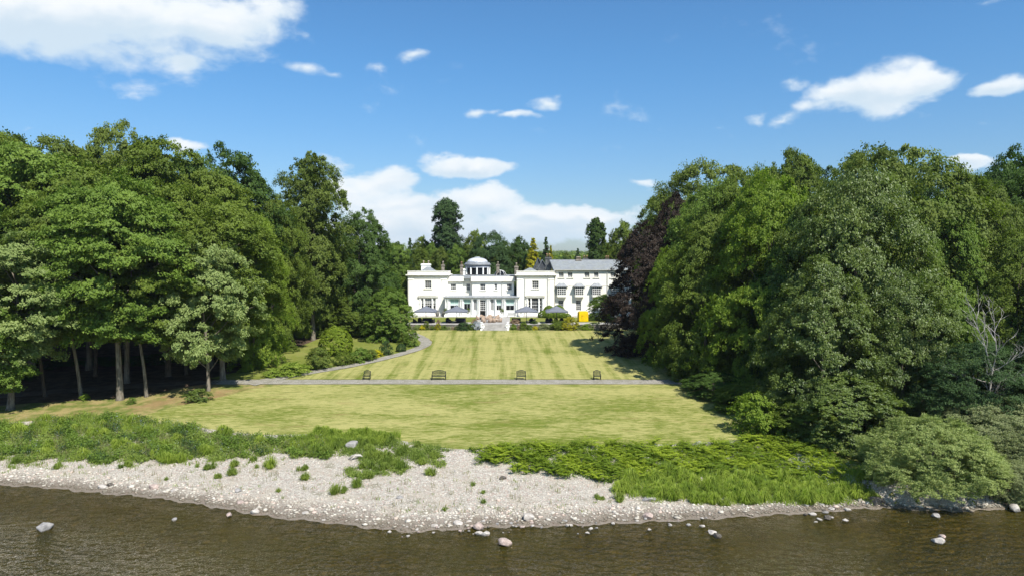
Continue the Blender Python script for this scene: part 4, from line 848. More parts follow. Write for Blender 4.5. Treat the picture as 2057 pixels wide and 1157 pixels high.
# dead tree
dx, dy = X(1990, 57.5, 800), 57.5; dz = hz1(dx, dy); e = empty('dead_tree', (dx, dy, dz), 0, 'bare bleached dead tree standing in front of the green wood', 'tree', WR)
rn = random.Random(8); tm = MB(); Ht = at(1990, 640, dy).z - dz; ax = [Vector((.15 * math.sin(i * 1.1), .1 * math.cos(i), Ht * .62 * i / 7)) for i in range(8)]; tm.tube(ax, [.17 - .017 * i for i in range(8)], 8); tm.build('trunk', BK['pale'], e, True)
lm = MB()
def limb(p, d, L, r, dep):
    pts = [p]; q = p.copy()
    for i in range(5):
        d = (d + Vector((rn.uniform(-.35, .35), rn.uniform(-.35, .35), rn.uniform(-.1, .28)))).normalized(); q = q + d * L / 5; pts.append(q.copy())
        if dep and i > 0:
            for _ in range(1 if dep < 2 else 2):
                sd_ = (d + Vector((rn.uniform(-1, 1), rn.uniform(-1, 1), rn.uniform(-.3, .6)))).normalized(); limb(q.copy(), sd_, L * .45, r * .5, dep - 1)
    lm.tube(pts, [r * (1 - .16 * i) for i in range(6)], 4)
for i in range(9):
    a = rn.uniform(0, 6.28); limb(ax[3 + i % 5].copy(), Vector((math.cos(a), math.sin(a) * .6, rn.uniform(.1, .9))).normalized(), rn.uniform(2.2, 3.4), .042, 2)
limb(ax[-1].copy(), Vector((-.25, 0, 1)), Ht * .4, .08, 2); limb(ax[-1].copy(), Vector((.35, 0, 1)), Ht * .36, .07, 2)
lm.build('branches', BK['pale'], e)
# ------------------------------------------------------------------ behind the house
T('redwood', 898, 185, 403, 62, 'deep', 'giant columnar redwood towering over the house', WB)
T('elm', 886, 172, 498, 44, 'olive', 'pale green birch at the foot of the giant redwood', WB)
T('elm', 916, 170, 492, 46, 'light', 'light green birch right of the redwood trunk', WB, rz=1.)
T('round', 955, 186, 466, 70, 'mid', 'green tree between the redwood and the dark domed yew', WB)
T('beech3', 985, 172, 468, 92, 'deep', 'dark domed yew-like tree behind the lantern', WB)
T('round', 1044, 178, 478, 66, 'dark', 'dark green tree between the domed yew and the golden conifer', WB)
T('conifer', 1071, 172, 480, 46, 'gold', 'golden cypress behind the slate gables', WB)
T('conifer', 1097, 176, 478, 34, 'deep', 'dark conifer right of the golden cypress', WB)
T('conifer', 1106, 172, 495, 24, 'gold', 'small golden cypress leaning on the dark conifer', WB)
T('ivycol', 1197, 170, 440, 40, 'dark', 'tall ivy-clad columnar tree behind the chimneys', WB)
T('round', 1213, 180, 475, 24, 'mid', 'thin green tree right of the ivy-clad column', WB)
T('conifer', 1160, 260, 500, 26, 'deep', 'small dark conifer far behind the slate roof', WB)
T('oak2', 1138, 265, 508, 26, 'olive', 'small brownish tree beyond the slate roof', WB)
T('round', 1235, 190, 500, 40, 'mid', 'pale tree between the ivy-clad column and the wood', WB)
T('elm', 800, 168, 488, 60, 'light', 'light green birch left of the house', WB)
T('round', 815, 150, 560, 44, 'mid', 'green bush-like tree against the left wing', WB)
T('round', 790, 150, 540, 50, 'light', 'bright green tree between the wood and the left wing', WB)
T('conifer', 824, 182, 480, 30, 'deep', 'dark conifer among the birches left of the redwood', WB)
T('round', 848, 190, 478, 60, 'mid', 'mid green tree behind the white chimney', WB)
T('elm', 846, 168, 500, 44, 'mid', 'green birch just behind the white chimney', WB, rz=2.)
T('oak1', 780, 200, 490, 90, 'mid', 'distant green crown at the end of the left wood', WB)
T('elm', 868, 176, 488, 36, 'light', 'slim birch left of the giant redwood', WB, rz=4.)
T('beech3', 930, 192, 492, 70, 'dark', 'dark tree behind the birches and the lantern', WB)
T('round', 1015, 186, 487, 60, 'mid', 'green tree right of the dark domed yew', WB)
T('round', 1130, 240, 517, 60, 'dark', 'low dark trees line crown above the long slate roof', WB)
T('round', 1175, 230, 515, 50, 'olive', 'low olive crown above the long slate roof', WB)
for px, Y, tp in ((740, 210, 490), (700, 190, 500), (860, 215, 492), (1240, 215, 480), (1290, 190, 470), (1000, 215, 495), (1060, 220, 500)):
    T('oak2', px, Y, tp, 90, 'mid', 'green tree of the far row behind the house', 'far row of trees behind the house', rz=px)
# far wooded hill: nobody could count these
r = np.random.default_rng(5); n = 5200; yy = r.uniform(420, 1750, n); xx = r.uniform(-.16, .24, n) * yy + r.normal(size=n) * 4
keep = (np.sin(xx / 47) + np.sin(yy / 71 + xx / 33) + r.normal(size=n) * .5) > -.35; xx, yy = xx[keep], yy[keep]; n = len(xx)
hh = r.uniform(6, 14, n); k = 34; c = np.stack([xx, yy, hz(xx, yy) + hh * .5], 1)[np.repeat(np.arange(n), k)]
dd = nrm(r.normal(size=(n * k, 3))); c = c + dd * (hh[np.repeat(np.arange(n), k)] * .5)[:, None] * r.uniform(.6, 1, (n * k, 1))
nn = nrm(dd + np.array([[0, 0, .5]]) + r.normal(size=dd.shape) * .4); v, f = diamonds(c, nn, nrm(r.normal(size=dd.shape)), np.full(n * k, 1.6), np.full(n * k, 1.2))
tag(link('woodland', npmesh('woodland', v, f, {'v': np.repeat(np.repeat(r.random(n), k) * .7 + .3 * r.random(n * k), 4)}), LM['mid']), kind='stuff')
e = empty('cottage', (X(1146.5, 900, 512), 900, hz1(X(1146.5, 900), 900) + 1), 0, 'tiny white cottage on the far wooded hill', 'house'); mb = MB(); mb.box(-4, 4, -3, 3, -3, 9); mb.build('wall', M_white, e); mb = MB(); mb.add([(-4.4, -3.4, 9), (4.4, -3.4, 9), (4.4, 3.4, 9), (-4.4, 3.4, 9), (-4.4, 0, 12), (4.4, 0, 12)], [(0, 1, 5, 4), (2, 3, 4, 5), (0, 4, 3), (1, 2, 5), (3, 2, 1, 0)]); mb.build('roof', M_slate, e)
# ------------------------------------------------------------------ garden shrubs by the curved path and around the terrace
def bush(key, px, pyb, top, wpx, mat, label, Y=None, group=None, z=None, rz=None, name='bush', cat='bush'):
    Y = ground(px, pyb).y if Y is None else Y; x = X(px, Y, pyb); z_ = hz1(x, Y) if z is None else z
    return plant(key, x, Y, max(.35, at(px, top, Y).z - z_), wpx / FPX * Y, mat, label, cat, name, group, rz=rz, sub=('stem', 'foliage'), z=z_)
bush('clip', 675, 712, 655, 64, 'fern', 'clipped round bush standing above the curved gravel path')
bush('shrub1', 642, 740, 697, 56, 'olive', 'dark olive bush below the clipped round one')
bush('shrub1', 690, 733, 706, 40, 'mid', 'low green bush right of the dark olive one')
bush('shrub2', 722, 726, 698, 50, 'light', 'low feathery green bush left of the yellow flowers')
bush('shrub1', 745, 722, 702, 30, 'olive', 'small olive bush touching the yellow flowers by the path')
bush('shrub2', 757, 716, 702, 24, 'yflower', 'bright yellow flowering clump beside the curved path')
bush('shrub1', 777, 713, 684, 24, 'deep', 'dark upright bush between the yellow flowers and the small dome bush')
bush('clip', 806, 706, 690, 20, 'deep', 'small dark dome bush beside the curved path')
bush('shrub1', 828, 696, 664, 30, 'light', 'green bush inside the bend of the curved path')
bush('shrub1', 812, 692, 668, 26, 'mid', 'mid green bush behind the one in the path bend')
bush('shrub2', 590, 752, 727, 76, 'grass', 'bright green low clump on the grass left of the curved path')
bush('shrub2', 545, 757, 740, 40, 'grass', 'small bright green clump nearest the fork of the paths')
bush('shrub1', 400, 806, 781, 50, 'glaucous', 'leafy bush at the foot of the small pale maple')
bush('shrub2', 170, 803, 790, 20, 'lime', 'tiny bright yellow-green bush beside the thin pale trunk')
bush('shrub1', 264, 811, 798, 20, 'light', 'small green bush at the foot of the leaning pale trunk')
bush('round', 1212, 655, 592, 60, 'light', 'leafy light green bush between the yellow booth and the copper beech', Y=136, z=5.75)
# cloud-clipped hedge in front of the wing corner
for px, tp, wd, dy, lab in ((1092, 623, 20, 0, 'clipped hedge dome at the left end of the cloud hedge'), (1103, 613.5, 22, 1.6, 'tall clipped dome behind the left end of the cloud hedge'), (1121, 612.5, 26, 1.6, 'tallest clipped dome behind the grey umbrella by the wing'), (1104, 627, 18, -.8, 'low clipped dome second along the cloud hedge'), (1116, 626, 18, -.8, 'low clipped dome in the middle of the cloud hedge'), (1129, 627, 18, -.8, 'low clipped dome right of the middle of the cloud hedge'), (1139, 629, 14, -.4, 'small clipped dome at the right end of the cloud hedge')):
    bush('clip', px, 640, tp, wd * 1.15, 'lime', lab, Y=142.3 + dy, z=5.75, group='domes of the clipped cloud hedge')
# flower border below the terrace wall
BD = [(838, 662, 652, 16, 'pale', 'shrub1', 'pale green clump at the left end of the flower border'), (848, 662, 652, 15, 'yflower', 'shrub2', 'yellow flowering clump leftmost in the border'), (856, 662, 644, 13, 'olive', 'shrub1', 'olive upright shrub behind the leftmost yellow clump'),
 (867, 662, 654, 13, 'mid', 'shrub1', 'green clump between the two left yellow clumps'), (880, 662, 649.5, 12, 'gold', 'shrub1', 'taller golden shrub beside the pink blossom'), (881, 650, 641, 8, 'pflower', 'shrub2', 'small pink blossom above the wall coping'), (892, 662, 653, 14, 'light', 'shrub1', 'fresh green clump right of the golden shrub'), (902, 662, 655, 12, 'grey', 'shrub2', 'grey-green clump in the left border'),
 (909, 662, 656, 8, 'pflower', 'shrub2', 'rusty red clump in the left border'), (918, 662, 654, 12, 'olive', 'shrub1', 'olive clump in front of the second umbrella'), (934, 662, 646, 30, 'deep', 'shrub2', 'wide dark spiky shrub left of the steps'), (947, 662, 649, 16, 'light', 'shrub1', 'bright green shrub left of the white-flowered one'), (957, 662, 644, 18, 'flower', 'shrub2', 'white-flowered shrub beside the steps'), (953, 650, 640, 12, 'pflower', 'shrub1', 'pink blossom behind the white-flowered shrub'),
 (1031, 662, 650, 13, 'lime', 'shrub2', 'bright green tuft right of the steps'), (1035, 655, 641, 18, 'pflower', 'shrub1', 'salmon pink flowering shrub right of the steps'), (1044, 662, 652, 12, 'pflower', 'shrub2', 'low orange-pink clump next to the bright green tuft'), (1053, 662, 646, 22, 'mid', 'shrub2', 'tall green clump below the third umbrella'), (1064, 662, 652, 12, 'light', 'shrub1', 'light green clump left of the yellow one'), (1076, 662, 654, 14, 'yflower', 'shrub2', 'yellow flowering clump right of the steps'),
 (1074, 657, 644, 14, 'dark', 'shrub1', 'dark shrub behind the right yellow clump'), (1091, 662, 649, 22, 'grey', 'shrub1', 'grey-blue shrub between the yellow clump and the green mound'), (1105, 662, 655, 10, 'grey', 'shrub2', 'small silver clump in the right border'), (1117, 662, 641, 30, 'mid', 'shrub2', 'tall green feathery mound in the right border'), (1127, 662, 656, 12, 'pale', 'shrub2', 'small pale clump at the foot of the feathery mound'),
 (1145, 662, 636, 31, 'gold', 'shrub1', 'large yellow-variegated bush in the right border'), (1160, 662, 650, 14, 'pale', 'shrub2', 'pale clump right of the variegated bush'), (1180, 662, 650, 24, 'lime', 'shrub1', 'bright lime mound below the yellow booth'), (1196, 660, 650, 20, 'dark', 'shrub1', 'dark low bush at the right end of the border')]
for px, pb, tp, wd, mt, key, lab in BD:
    bush(key, px, pb, tp, wd * 1.12, mt, lab, Y=(127.0 if pb == 662 else 128.6), z=(4.68 if pb == 662 else 5.7), group='plants of the flower border')
# ------------------------------------------------------------------ terrace furniture
M_canvas = simple('grey_canvas', (.16, .17, .20), (.13, .14, .165), 1.5, .85, .2); M_dmetal = simple('dark_metal', (.035, .037, .04), (.02, .02, .022), 5., .45, .1, metallic=.4)
M_rattan = simple('black_rattan', (.030, .028, .030), (.015, .014, .015), 30., .7, .6); M_wicker = simple('natural_wicker', (.42, .32, .24), (.30, .22, .16), 25., .8, .6); M_cush = simple('dark_cushion', (.05, .05, .075), (.03, .03, .05), 3., .9, .1)
M_cushl = simple('cream_cushion', (.62, .55, .47), (.52, .45, .38), 3., .9, .1); M_iron = simple('cast_iron_paint', (.022, .032, .030), (.012, .018, .017), 8., .5, .3, metallic=.2)
M_yellow = simple('yellow_paint', (.80, .55, .004), (.62, .40, .004), 1.2, .45, .15); M_teak = simple('weathered_teak', (.30, .27, .23), (.20, .18, .15), 6., .8, .2)
def umbrella(x, y, lab, size=4.2):
    e = empty('garden_umbrella', (x, y, 5.79), .0, lab, 'umbrella', 'grey umbrellas along the terrace'); s = size / 2; zb, zt = 2.25, 3.28
    mb = MB(); n = 16; rim = []
    for i in range(4):
        for k in range(n // 4):
            t = k / (n // 4); a = [(-s, -s), (s, -s), (s, s), (-s, s)]; p, q = a[i], a[(i + 1) % 4]; sag = .10 * math.sin(PI * t); rim.append((p[0] + (q[0] - p[0]) * t, p[1] + (q[1] - p[1]) * t, zb + sag))
    vs = [(0, 0, zt)] + [tuple(Vector((0, 0, zt)).lerp(Vector(p), .5) + Vector((0, 0, -.03))) for p in rim] + rim + [(p[0], p[1], p[2] - .2) for p in rim]
    fs = [(0, 1 + i, 1 + (i + 1) % n) for i in range(n)] + [(1 + j * n + i, 1 + (j + 1) * n + i, 1 + (j + 1) * n + (i + 1) % n, 1 + j * n + (i + 1) % n) for j in (0, 1) for i in range(n)]
    mb.add(vs, fs); o = mb.build('canopy', M_canvas, e); sm = o.modifiers.new('cloth', 'SOLIDIFY'); sm.thickness = .02
    mb = MB(); mb.tube([(0, 0, .1), (0, 0, zt + .15)], .045, 8); mb.build('pole', M_dmetal, e)
    mb = MB(); mb.box(-.45, .45, -.45, .45, 0, .1); bevel(mb.build('base', M_dmetal, e), .02)
    for sx_, sy_ in ((-1, -1), (1, -1), (1, 1), (-1, 1)): mb = MB(); mb.tube([(0, 0, zt - .05), (sx_ * (s - .05), sy_ * (s - .05), zb + .02)], .015, 4).tube([(0, 0, 1.9), (sx_ * s * .5, sy_ * s * .5, (zb + zt) / 2 - .05)], .015, 4); mb.build('rib', M_dmetal, e)
for px, lab in ((855.5, 'grey square umbrella leftmost on the terrace beside the left wing'), (917.5, 'grey square umbrella between the left wing and the steps'), (1057.5, 'grey square umbrella just right of the steps'), (1118, 'grey square umbrella in front of the clipped cloud hedge')):
    umbrella(X(px, 130.2), 130.2, lab)
def part(mb, nm, mt, e, bv=.02): return bevel(mb.build(nm, mt, e), bv)
def armchair(x, y, rz, mat, cmat, lab, grp, z=5.79):
    e = empty('armchair', (x, y, z), rz, lab, 'chair', grp)
    pts = [(.40 * math.cos(a), .38 * math.sin(a)) for a in np.linspace(-.35, PI + .35, 15)]; mb = MB(); n = len(pts)
    for i in range(n - 1):
        (a0, b0), (a1, b1) = pts[i], pts[i + 1]; hi = .66 + .26 * max(0, b0 / .38) ** 1.5; hj = .66 + .26 * max(0, b1 / .38) ** 1.5
        mb.add([(a0, b0, .05), (a1, b1, .05), (a1, b1, hj), (a0, b0, hi), (a0 * .86, b0 * .86, .05), (a1 * .86, b1 * .86, .05), (a1 * .86, b1 * .86, hj), (a0 * .86, b0 * .86, hi)], [(0, 1, 2, 3), (7, 6, 5, 4), (3, 2, 6, 7), (0, 4, 5, 1), (0, 3, 7, 4), (1, 5, 6, 2)])
    mb.build('backrest', mat, e, True)
    mb = MB(); mb.box(-.34, .34, -.36, .30, .08, .38); part(mb, 'seat', mat, e); mb = MB(); mb.box(-.31, .31, -.35, .27, .383, .48); part(mb, 'cushion', cmat, e, .03); return e
def sofa(x, y, rz, w_, lab):
    e = empty('rattan_sofa', (x, y, 5.79), rz, lab, 'sofa', 'black rattan sofas on the terrace'); a = w_ / 2
    mb = MB(); mb.box(-a, a, -.4, .4, .06, .36); part(mb, 'seat', M_rattan, e); mb = MB(); mb.box(-a, a, .26, .4, .363, .86); part(mb, 'backrest', M_rattan, e)
    for s in (-1, 1): mb = MB(); mb.box(min(s * a, s * (a - .14)), max(s * a, s * (a - .14)), -.4, .257, .363, .64); part(mb, 'armrest', M_rattan, e)
    mb = MB(); mb.box(-a + .15, a - .15, -.38, .25, .364, .48).box(-a + .15, a - .15, .12, .25, .484, .80); part(mb, 'cushion', M_cush, e, .03)
def table(x, y, r_, h, mat, lab, grp=None):
    e = empty('garden_table', (x, y, 5.79), 0, lab, 'table', grp); mb = MB(); mb.lathe([(r_, h - .05), (r_, h)], 20); mb.build('tabletop', mat, e); mb = MB(); mb.lathe([(.22, 0), (.2, .04), (.05, .08), (.05, h - .052)], 10); mb.build('pedestal', M_dmetal, e)
FS = 'black rattan seats under the umbrellas'
for px, Y, w_, rz, lab in ((858, 131.2, 1.9, 0, 'black rattan sofa behind the leftmost umbrella pole'), (925, 131.2, 2.0, 0, 'black rattan sofa behind the second umbrella pole'), (1037, 130.9, 1.7, 0, 'black rattan sofa right of the stone scroll')): sofa(X(px, Y), Y, rz, w_, lab)
for px, Y, rz, lab in ((833, 130, 1.57, 'black rattan armchair at the left end of the terrace'), (843, 131.2, .2, 'black rattan armchair left of the leftmost umbrella pole'), (869.5, 130.2, -1.57, 'black rattan armchair right of the leftmost umbrella pole'), (899, 131.2, .1, 'black rattan armchair left of the second umbrella pole'), (904, 129.8, 1.5, 'black rattan armchair nearest the wall left of the second pole'), (1067, 130.3, -.4, 'black rattan armchair just right of the third umbrella pole'), (1072, 129.7, -1.4, 'black rattan armchair behind the dark shrub'), (1099.5, 130, .1, 'black rattan armchair leftmost under the hedge-side umbrella'), (1106.5, 130.6, 0, 'black rattan armchair left of the hedge-side umbrella pole'), (1117, 130.8, .1, 'black rattan armchair at the hedge-side umbrella pole'), (1128, 130.4, -.3, 'black rattan armchair beside the variegated bush')):
    armchair(X(px, Y), Y, rz, M_rattan, M_cush, lab, FS)
for px, lab in ((852, 'low round table under the leftmost umbrella'), (913, 'low round table under the second umbrella'), (1061, 'low round table under the third umbrella')): table(X(px, 129.6), 129.6, .45, .45, M_teak, lab, 'low tables under the umbrellas')
rn = random.Random(4); WK = 'natural wicker armchairs on the patio'
tb = [(978, 131.8, 'round wicker table nearest the steps'), (995, 132.2, 'round wicker table nearest the right side of the patio'), (969, 137.5, 'round wicker table near the patio edge on the left'), (992, 138.5, 'round wicker table in front of the veranda door')]
spots = []
for i, (px, Y, lab) in enumerate(tb):
    x = X(px, Y); table(x, Y, .5, .68, M_wicker, lab, 'wicker tables on the patio')
    for k in range(4):
        a = PI / 4 + k * PI / 2 + i * .5; spots.append((x + .98 * math.cos(a), Y + .98 * math.sin(a), a - PI / 2))
for x, Y, rz in spots: armchair(x, Y, rz, M_wicker, M_cushl, 'natural wicker armchair at a round table on the patio', WK)
def urn(px, Y, lab, s=1.):
    x = X(px, Y); e = empty('planted_urn', (x, Y, 5.79), 0, lab, 'urn', 'planted urns along the veranda'); mb = MB(); mb.box(-.3 * s, .3 * s, -.3 * s, .3 * s, 0, .5 * s); part(mb, 'pedestal', M_white, e)
    mb = MB(); mb.lathe([(.2 * s, .503 * s), (.1 * s, .62 * s), (.16 * s, .72 * s), (.34 * s, .98 * s), (.40 * s, 1.05 * s)], 14); mb.build('bowl', M_white, e, True)
    o = bpy.data.objects.new('foliage', PROTO['shrub1']['crown']); C.objects.link(o); o.parent = e; o.location = (0, 0, 1.0 * s); o.scale = (.3, .3, .36); o.material_slots[0].link = 'OBJECT'; o.material_slots[0].material = LM['mid']
for px, Y, lab in ((940, 143.6, 'white planted urn left of the veranda door'), (1008, 143.6, 'white planted urn right of the veranda door'), (895, 143.8, 'white planted urn at the left corner of the veranda'), (1047, 144.2, 'white planted urn at the corner of the right wing')): urn(px, Y, lab)
M_pl = simple('stone_ball', (.20, .19, .17), (.13, .125, .11), 3., .8, .3)
for px, lab in ((878.5, 'dark round-topped planter at the foot of the left wing'), (891.5, 'dark round-topped planter at the veranda corner')):
    x = X(px, 145.0); e = empty('stone_planter', (x, 145.0, 5.79), 0, lab, 'planter'); mb = MB(); mb.lathe([(.22, 0), (.36, .3), (.42, .7), (.36, 1.0), (.2, 1.12)], 14); mb.build('pot', M_pl, e, True); mb = MB(); mb.lathe([(.22, 1.1), (.25, 1.16), (.05, 1.2)], 14); mb.build('lid', M_pl, e, True)
e = empty('garden_bench', (X(1027, 143.6), 143.6, 5.79), 0, 'dark wooden bench against the veranda right of the door', 'bench')
mb = MB(); mb.box(-.8, .8, -.25, .25, .4, .45); part(mb, 'seat', M_rattan, e)
mb = MB(); mb.box(-.8, .8, .22, .27, .86, .92).box(-.8, .8, .22, .27, .6, .66)
for i in range(9): xx = -.72 + i * .18; mb.box(xx - .02, xx + .02, .23, .26, .452, .86)
mb.build('backrest', M_rattan, e)
for s in (-1, 1):
    for yy in (-.22, .22): mb = MB(); mb.box(s * .76 - .03, s * .76 + .03, yy - .03, yy + .03, 0, .398); mb.build('leg', M_rattan, e)
# yellow booth
e = empty('yellow_booth', (X(1171, 133.2), 133.2, 5.79), R(12), 'bright yellow curved booth beside the variegated bush', 'booth')
H_ = at(1171, 624.5, 133.2).z - 5.79; mb = MB(); n = 14; Wd = .95
pr = [(-Wd, .04), (-Wd, H_ - .35), (-Wd + .1, H_ - .12), (-Wd + .35, H_), (Wd - .35, H_), (Wd - .1, H_ - .12), (Wd, H_ - .35), (Wd, .04)]
mb.prism(pr, -.55, .55); bevel(mb.build('shell', M_yellow, e), .06, 3)
mb = MB(); mb.box(-Wd + .5, Wd - .12, -.585, -.552, .35, H_ - .35); bevel(mb.build('door', M_yellow, e), .03); mb = MB(); mb.box(-Wd + .02, Wd - .02, -.5, .5, -.04, .038); mb.build('base', M_dmetal, e)
mb = MB(); mb.tube([(-Wd + .6, -.60, 1.0), (-Wd + .6, -.63, 1.15), (-Wd + .6, -.60, 1.3)], .02, 6); mb.build('handle', M_dmetal, e)
# ------------------------------------------------------------------ cast iron seats on the path
def iron_bench(px, w_, lab):
    Y = 86.0; x = X(px, Y, 769); z = hz1(x, Y) + .05; e = empty('garden_bench', (x, Y, z), 0, lab, 'bench', 'cast iron seats along the gravel path'); a = w_ / 2
    for s in (-1, 1):
        mb = MB(); xx = s * a; mb.tube([(xx, -.34, 0), (xx, -.32, .22), (xx, -.30, .43)], .034, 6).tube([(xx, .30, 0), (xx, .24, .42), (xx, .34, .80), (xx, .38, 1.04)], .036, 6).tube([(xx, -.30, .43), (xx, -.34, .60), (xx, -.22, .68), (xx, .1, .66), (xx, .28, .70)], .03, 6).tube([(xx, -.30, .42), (xx, .24, .42)], .03, 6).tube([(xx, -.33, .06), (xx, 0, .24), (xx, .28, .06)], .02, 5)
        mb.build('side_frame', M_iron, e, True)
    mb = MB()
    for k in range(7): yy = -.28 + k * .085; mb.box(-a + .03, a - .03, yy, yy + .06, .425, .45)
    mb.build('seat', M_iron, e)
    top = lambda u: .93 + .20 * math.cos(u * PI / 2) ** .8; yb = lambda z_: .25 + (z_ - .42) * .22
    mb = MB(); us = np.linspace(-1, 1, 17); mb.tube([(u * (a - .03), yb(top(u)), top(u)) for u in us], .032, 6).tube([(-a + .03, yb(.52), .52), (a - .03, yb(.52), .52)], .026, 6).tube([(-a + .03, yb(.66), .66), (a - .03, yb(.66), .66)], .014, 5)
    n = max(4, int(w_ / .13)); r0_ = (2 * a - .06) / n / 2
    for k in range(n):
        u0 = -a + .03 + (2 * k + 1) * r0_; z1_ = top(u0 / a) - .03; m_ = int((z1_ - .68) / .13) + 1
        for j in range(m_):
            zc = .68 + (j + .5) * (z1_ - .68) / m_; rz_ = (z1_ - .68) / m_ / 2; mb.tube([(u0 + r0_ * .95 * math.cos(t), yb(zc), zc + rz_ * math.sin(t)) for t in np.linspace(0, 2 * PI, 9)], .016, 4)
        mb.tube([(u0 - r0_, yb(.52), .52), (u0, yb(.6), .66), (u0 + r0_, yb(.52), .52)], .012, 4)
    mb.build('backrest', M_iron, e, True)
for px, w_, lab in ((737, .82, 'single cast iron seat leftmost on the gravel path'), (881.5, 1.72, 'wide cast iron bench with arched back, second from the left on the path'), (1047, 1.12, 'two-seat cast iron bench in the middle of the path'), (1199.5, .86, 'single cast iron seat at the shaded right of the path')): iron_bench(px, w_, lab)
# ------------------------------------------------------------------ rocks and driftwood
def rockmesh(seed):
    r = np.random.default_rng(seed); import bmesh; bm = bmesh.new(); bmesh.ops.create_icosphere(bm, subdivisions=3, radius=1.)
    pl = [(Vector(r.normal(size=3)).normalized(), r.uniform(.45, .85)) for _ in range(11)]
    for v in bm.verts:
        for n_, d_ in pl:
            k_ = v.co.dot(n_)
            if k_ > d_: v.co -= n_ * (k_ - d_) * .92
        v.co *= 1 + .03 * math.sin(v.co.x * 9 + seed) * math.sin(v.co.y * 8)
    me = bpy.data.meshes.new('rock'); bm.to_mesh(me); bm.free(); return me
RK = [rockmesh(s) for s in range(6)]
def stone_mat(name, a, b):
    m, g = newmat(name); v = g.obj(); P = g.pos(); z = g.sep(P)[2]
    c = g.mix(g.ss(g.noise(v, 1.3, 6., .65), .35, .65), (*b, 1), (*a, 1)); c = g.mix(g.ss(g.noise(v, 5., 4.), .58, .72, 0., .5), c, (.5, .48, .44, 1)); c = g.mix(g.ss(z, .10, .03, 0., .75), c, (.06, .05, .035, 1))
    p = pbsdf(g, c, .85, g.bump(g.noise(v, 4., 6., .7), .6, .08), spec=.25); g.l.new(p.outputs[0], g.out.inputs[0]); return m
RM = dict(grey=stone_mat('grey_rock', (.36, .34, .32), (.22, .21, .20)), pink=stone_mat('pink_rock', (.46, .36, .31), (.30, .235, .205)), pale=stone_mat('pale_rock', (.52, .48, .43), (.36, .32, .28)), dark=stone_mat('dark_rock', (.12, .105, .085), (.06, .05, .04)))
rn = random.Random(77)
def rock(px, py, wpx, mat, lab, grp=None, hr=.45, name='rock', cat='rock'):
    p = ground(px, py); zb = max(p.z, -.02 if p.z < 0 else p.z)
    if p.z < 0: q = on_z(px, py, 0); p = Vector((q.x, q.y, 0)); zb = 0
    w_ = (1.3 if wpx < 28 else 1.1) * wpx / FPX * p.y; o = bpy.data.objects.new(name, RK[rn.randrange(6)]); C.objects.link(o)
    if not o.data.materials: o.data.materials.append(RM['grey'])
    o.material_slots[0].link = 'OBJECT'; o.material_slots[0].material = RM[mat]
    o.scale = (w_ * .56, w_ * .5, w_ * hr * .75); o.location = (p.x, p.y + w_ * .3, zb + w_ * hr * .22); o.rotation_euler = (rn.uniform(-.2, .2), rn.uniform(-.2, .2), rn.uniform(0, 6.28)); tag(o, lab, cat, grp)
BR = [(81, 1068, 34, 'grey', 'large grey boulder in the water near the left edge'), (203, 982, 18, 'pale', 'pale flat boulder leftmost at the waterline'), (219, 979, 12, 'dark', 'small dark rock touching the leftmost flat boulder'), (305, 984, 17, 'pink', 'pinkish boulder second along the left waterline'), (346, 990, 14, 'pale', 'pale boulder third along the left waterline'), (477, 990, 15, 'grey', 'grey boulder on the shingle below the green tufts'), (482, 1013, 12, 'pink', 'pinkish stone just above the left waterline'),
 (459, 1038, 11, 'pink', 'pointed brown rock standing in the left shallows'), (349, 1046, 10, 'grey', 'grey-blue stone alone in the left shallows'), (508, 1033, 15, 'pale', 'flat pale stone lying in the left shallows'), (611, 1035, 15, 'pale', 'long pale stone at the foot of the pebble spit'), (783, 1070, 8, 'pale', 'pale stone left of the central boulders in the water'), (1015, 1096, 23, 'pink', 'large pinkish boulder standing in the central water'), (1060, 1049, 28, 'pale', 'wide pale boulder at the central waterline'),
 (963, 1063, 20, 'pink', 'pinkish block at the tip of the pebble spit'), (960, 1075, 14, 'pale', 'pale flat stone below the pinkish block'), (973, 1077, 16, 'pale', 'long flat stone in the water beside the pebble spit'), (922, 1056, 18, 'pale', 'pale rock on the pebble spit'), (872, 1060, 12, 'pale', 'pale upright stone on the pebble spit'), (976, 1043, 9, 'pale', 'small pale rock above the pebble spit'),
 (1303, 1010, 29, 'grey', 'big grey boulder below the right grass bank'), (1303, 1044, 18, 'pink', 'pinkish boulder at the right waterline'), (1432, 1073, 15, 'pale', 'pale rock in the right shallows'), (1441, 1080, 15, 'dark', 'brown rock touching the pale one in the right shallows'), (1411, 1059, 9, 'pale', 'pale stone above the pair in the right shallows'), (1385, 1056, 8, 'grey', 'upright small stone in the right shallows'), (1346, 1057, 7, 'pale', 'tiny white stone in the right shallows'),
 (1888, 1092, 20, 'pale', 'pale boulder leaning out of the water at far right'), (1896, 1083, 12, 'pink', 'brown rock behind the leaning pale boulder'), (1881, 1039, 14, 'grey', 'grey rock in the water below the willow bush'), (2045, 1029, 20, 'pale', 'flat pale rock in the water at the right edge'), (1765, 1018, 34, 'dark', 'dark undercut rock beneath the end of the grass bank'), (1410, 902, 20, 'grey', 'grey rock in the bare patch above the ferns'), (1008, 965, 14, 'dark', 'dark rock on the upper shingle beach'), (706, 905, 24, 'grey', 'grey rock in the grass above the left shingle'), (1132, 962, 9, 'pale', 'round pale stone at the foot of the ferns'),
 (916, 950, 9, 'pale', 'pale stone at the top of the shingle gully'), (800, 1004, 14, 'grey', 'grey rock in the middle of the shingle'), (890, 912, 6, 'pale', 'white stone at the bare corner of the lawn')]
for px, py, wd, mt, lab in BR: rock(px, py, wd, mt, lab, hr=rn.uniform(.35, .6) if wd < 30 else .5)
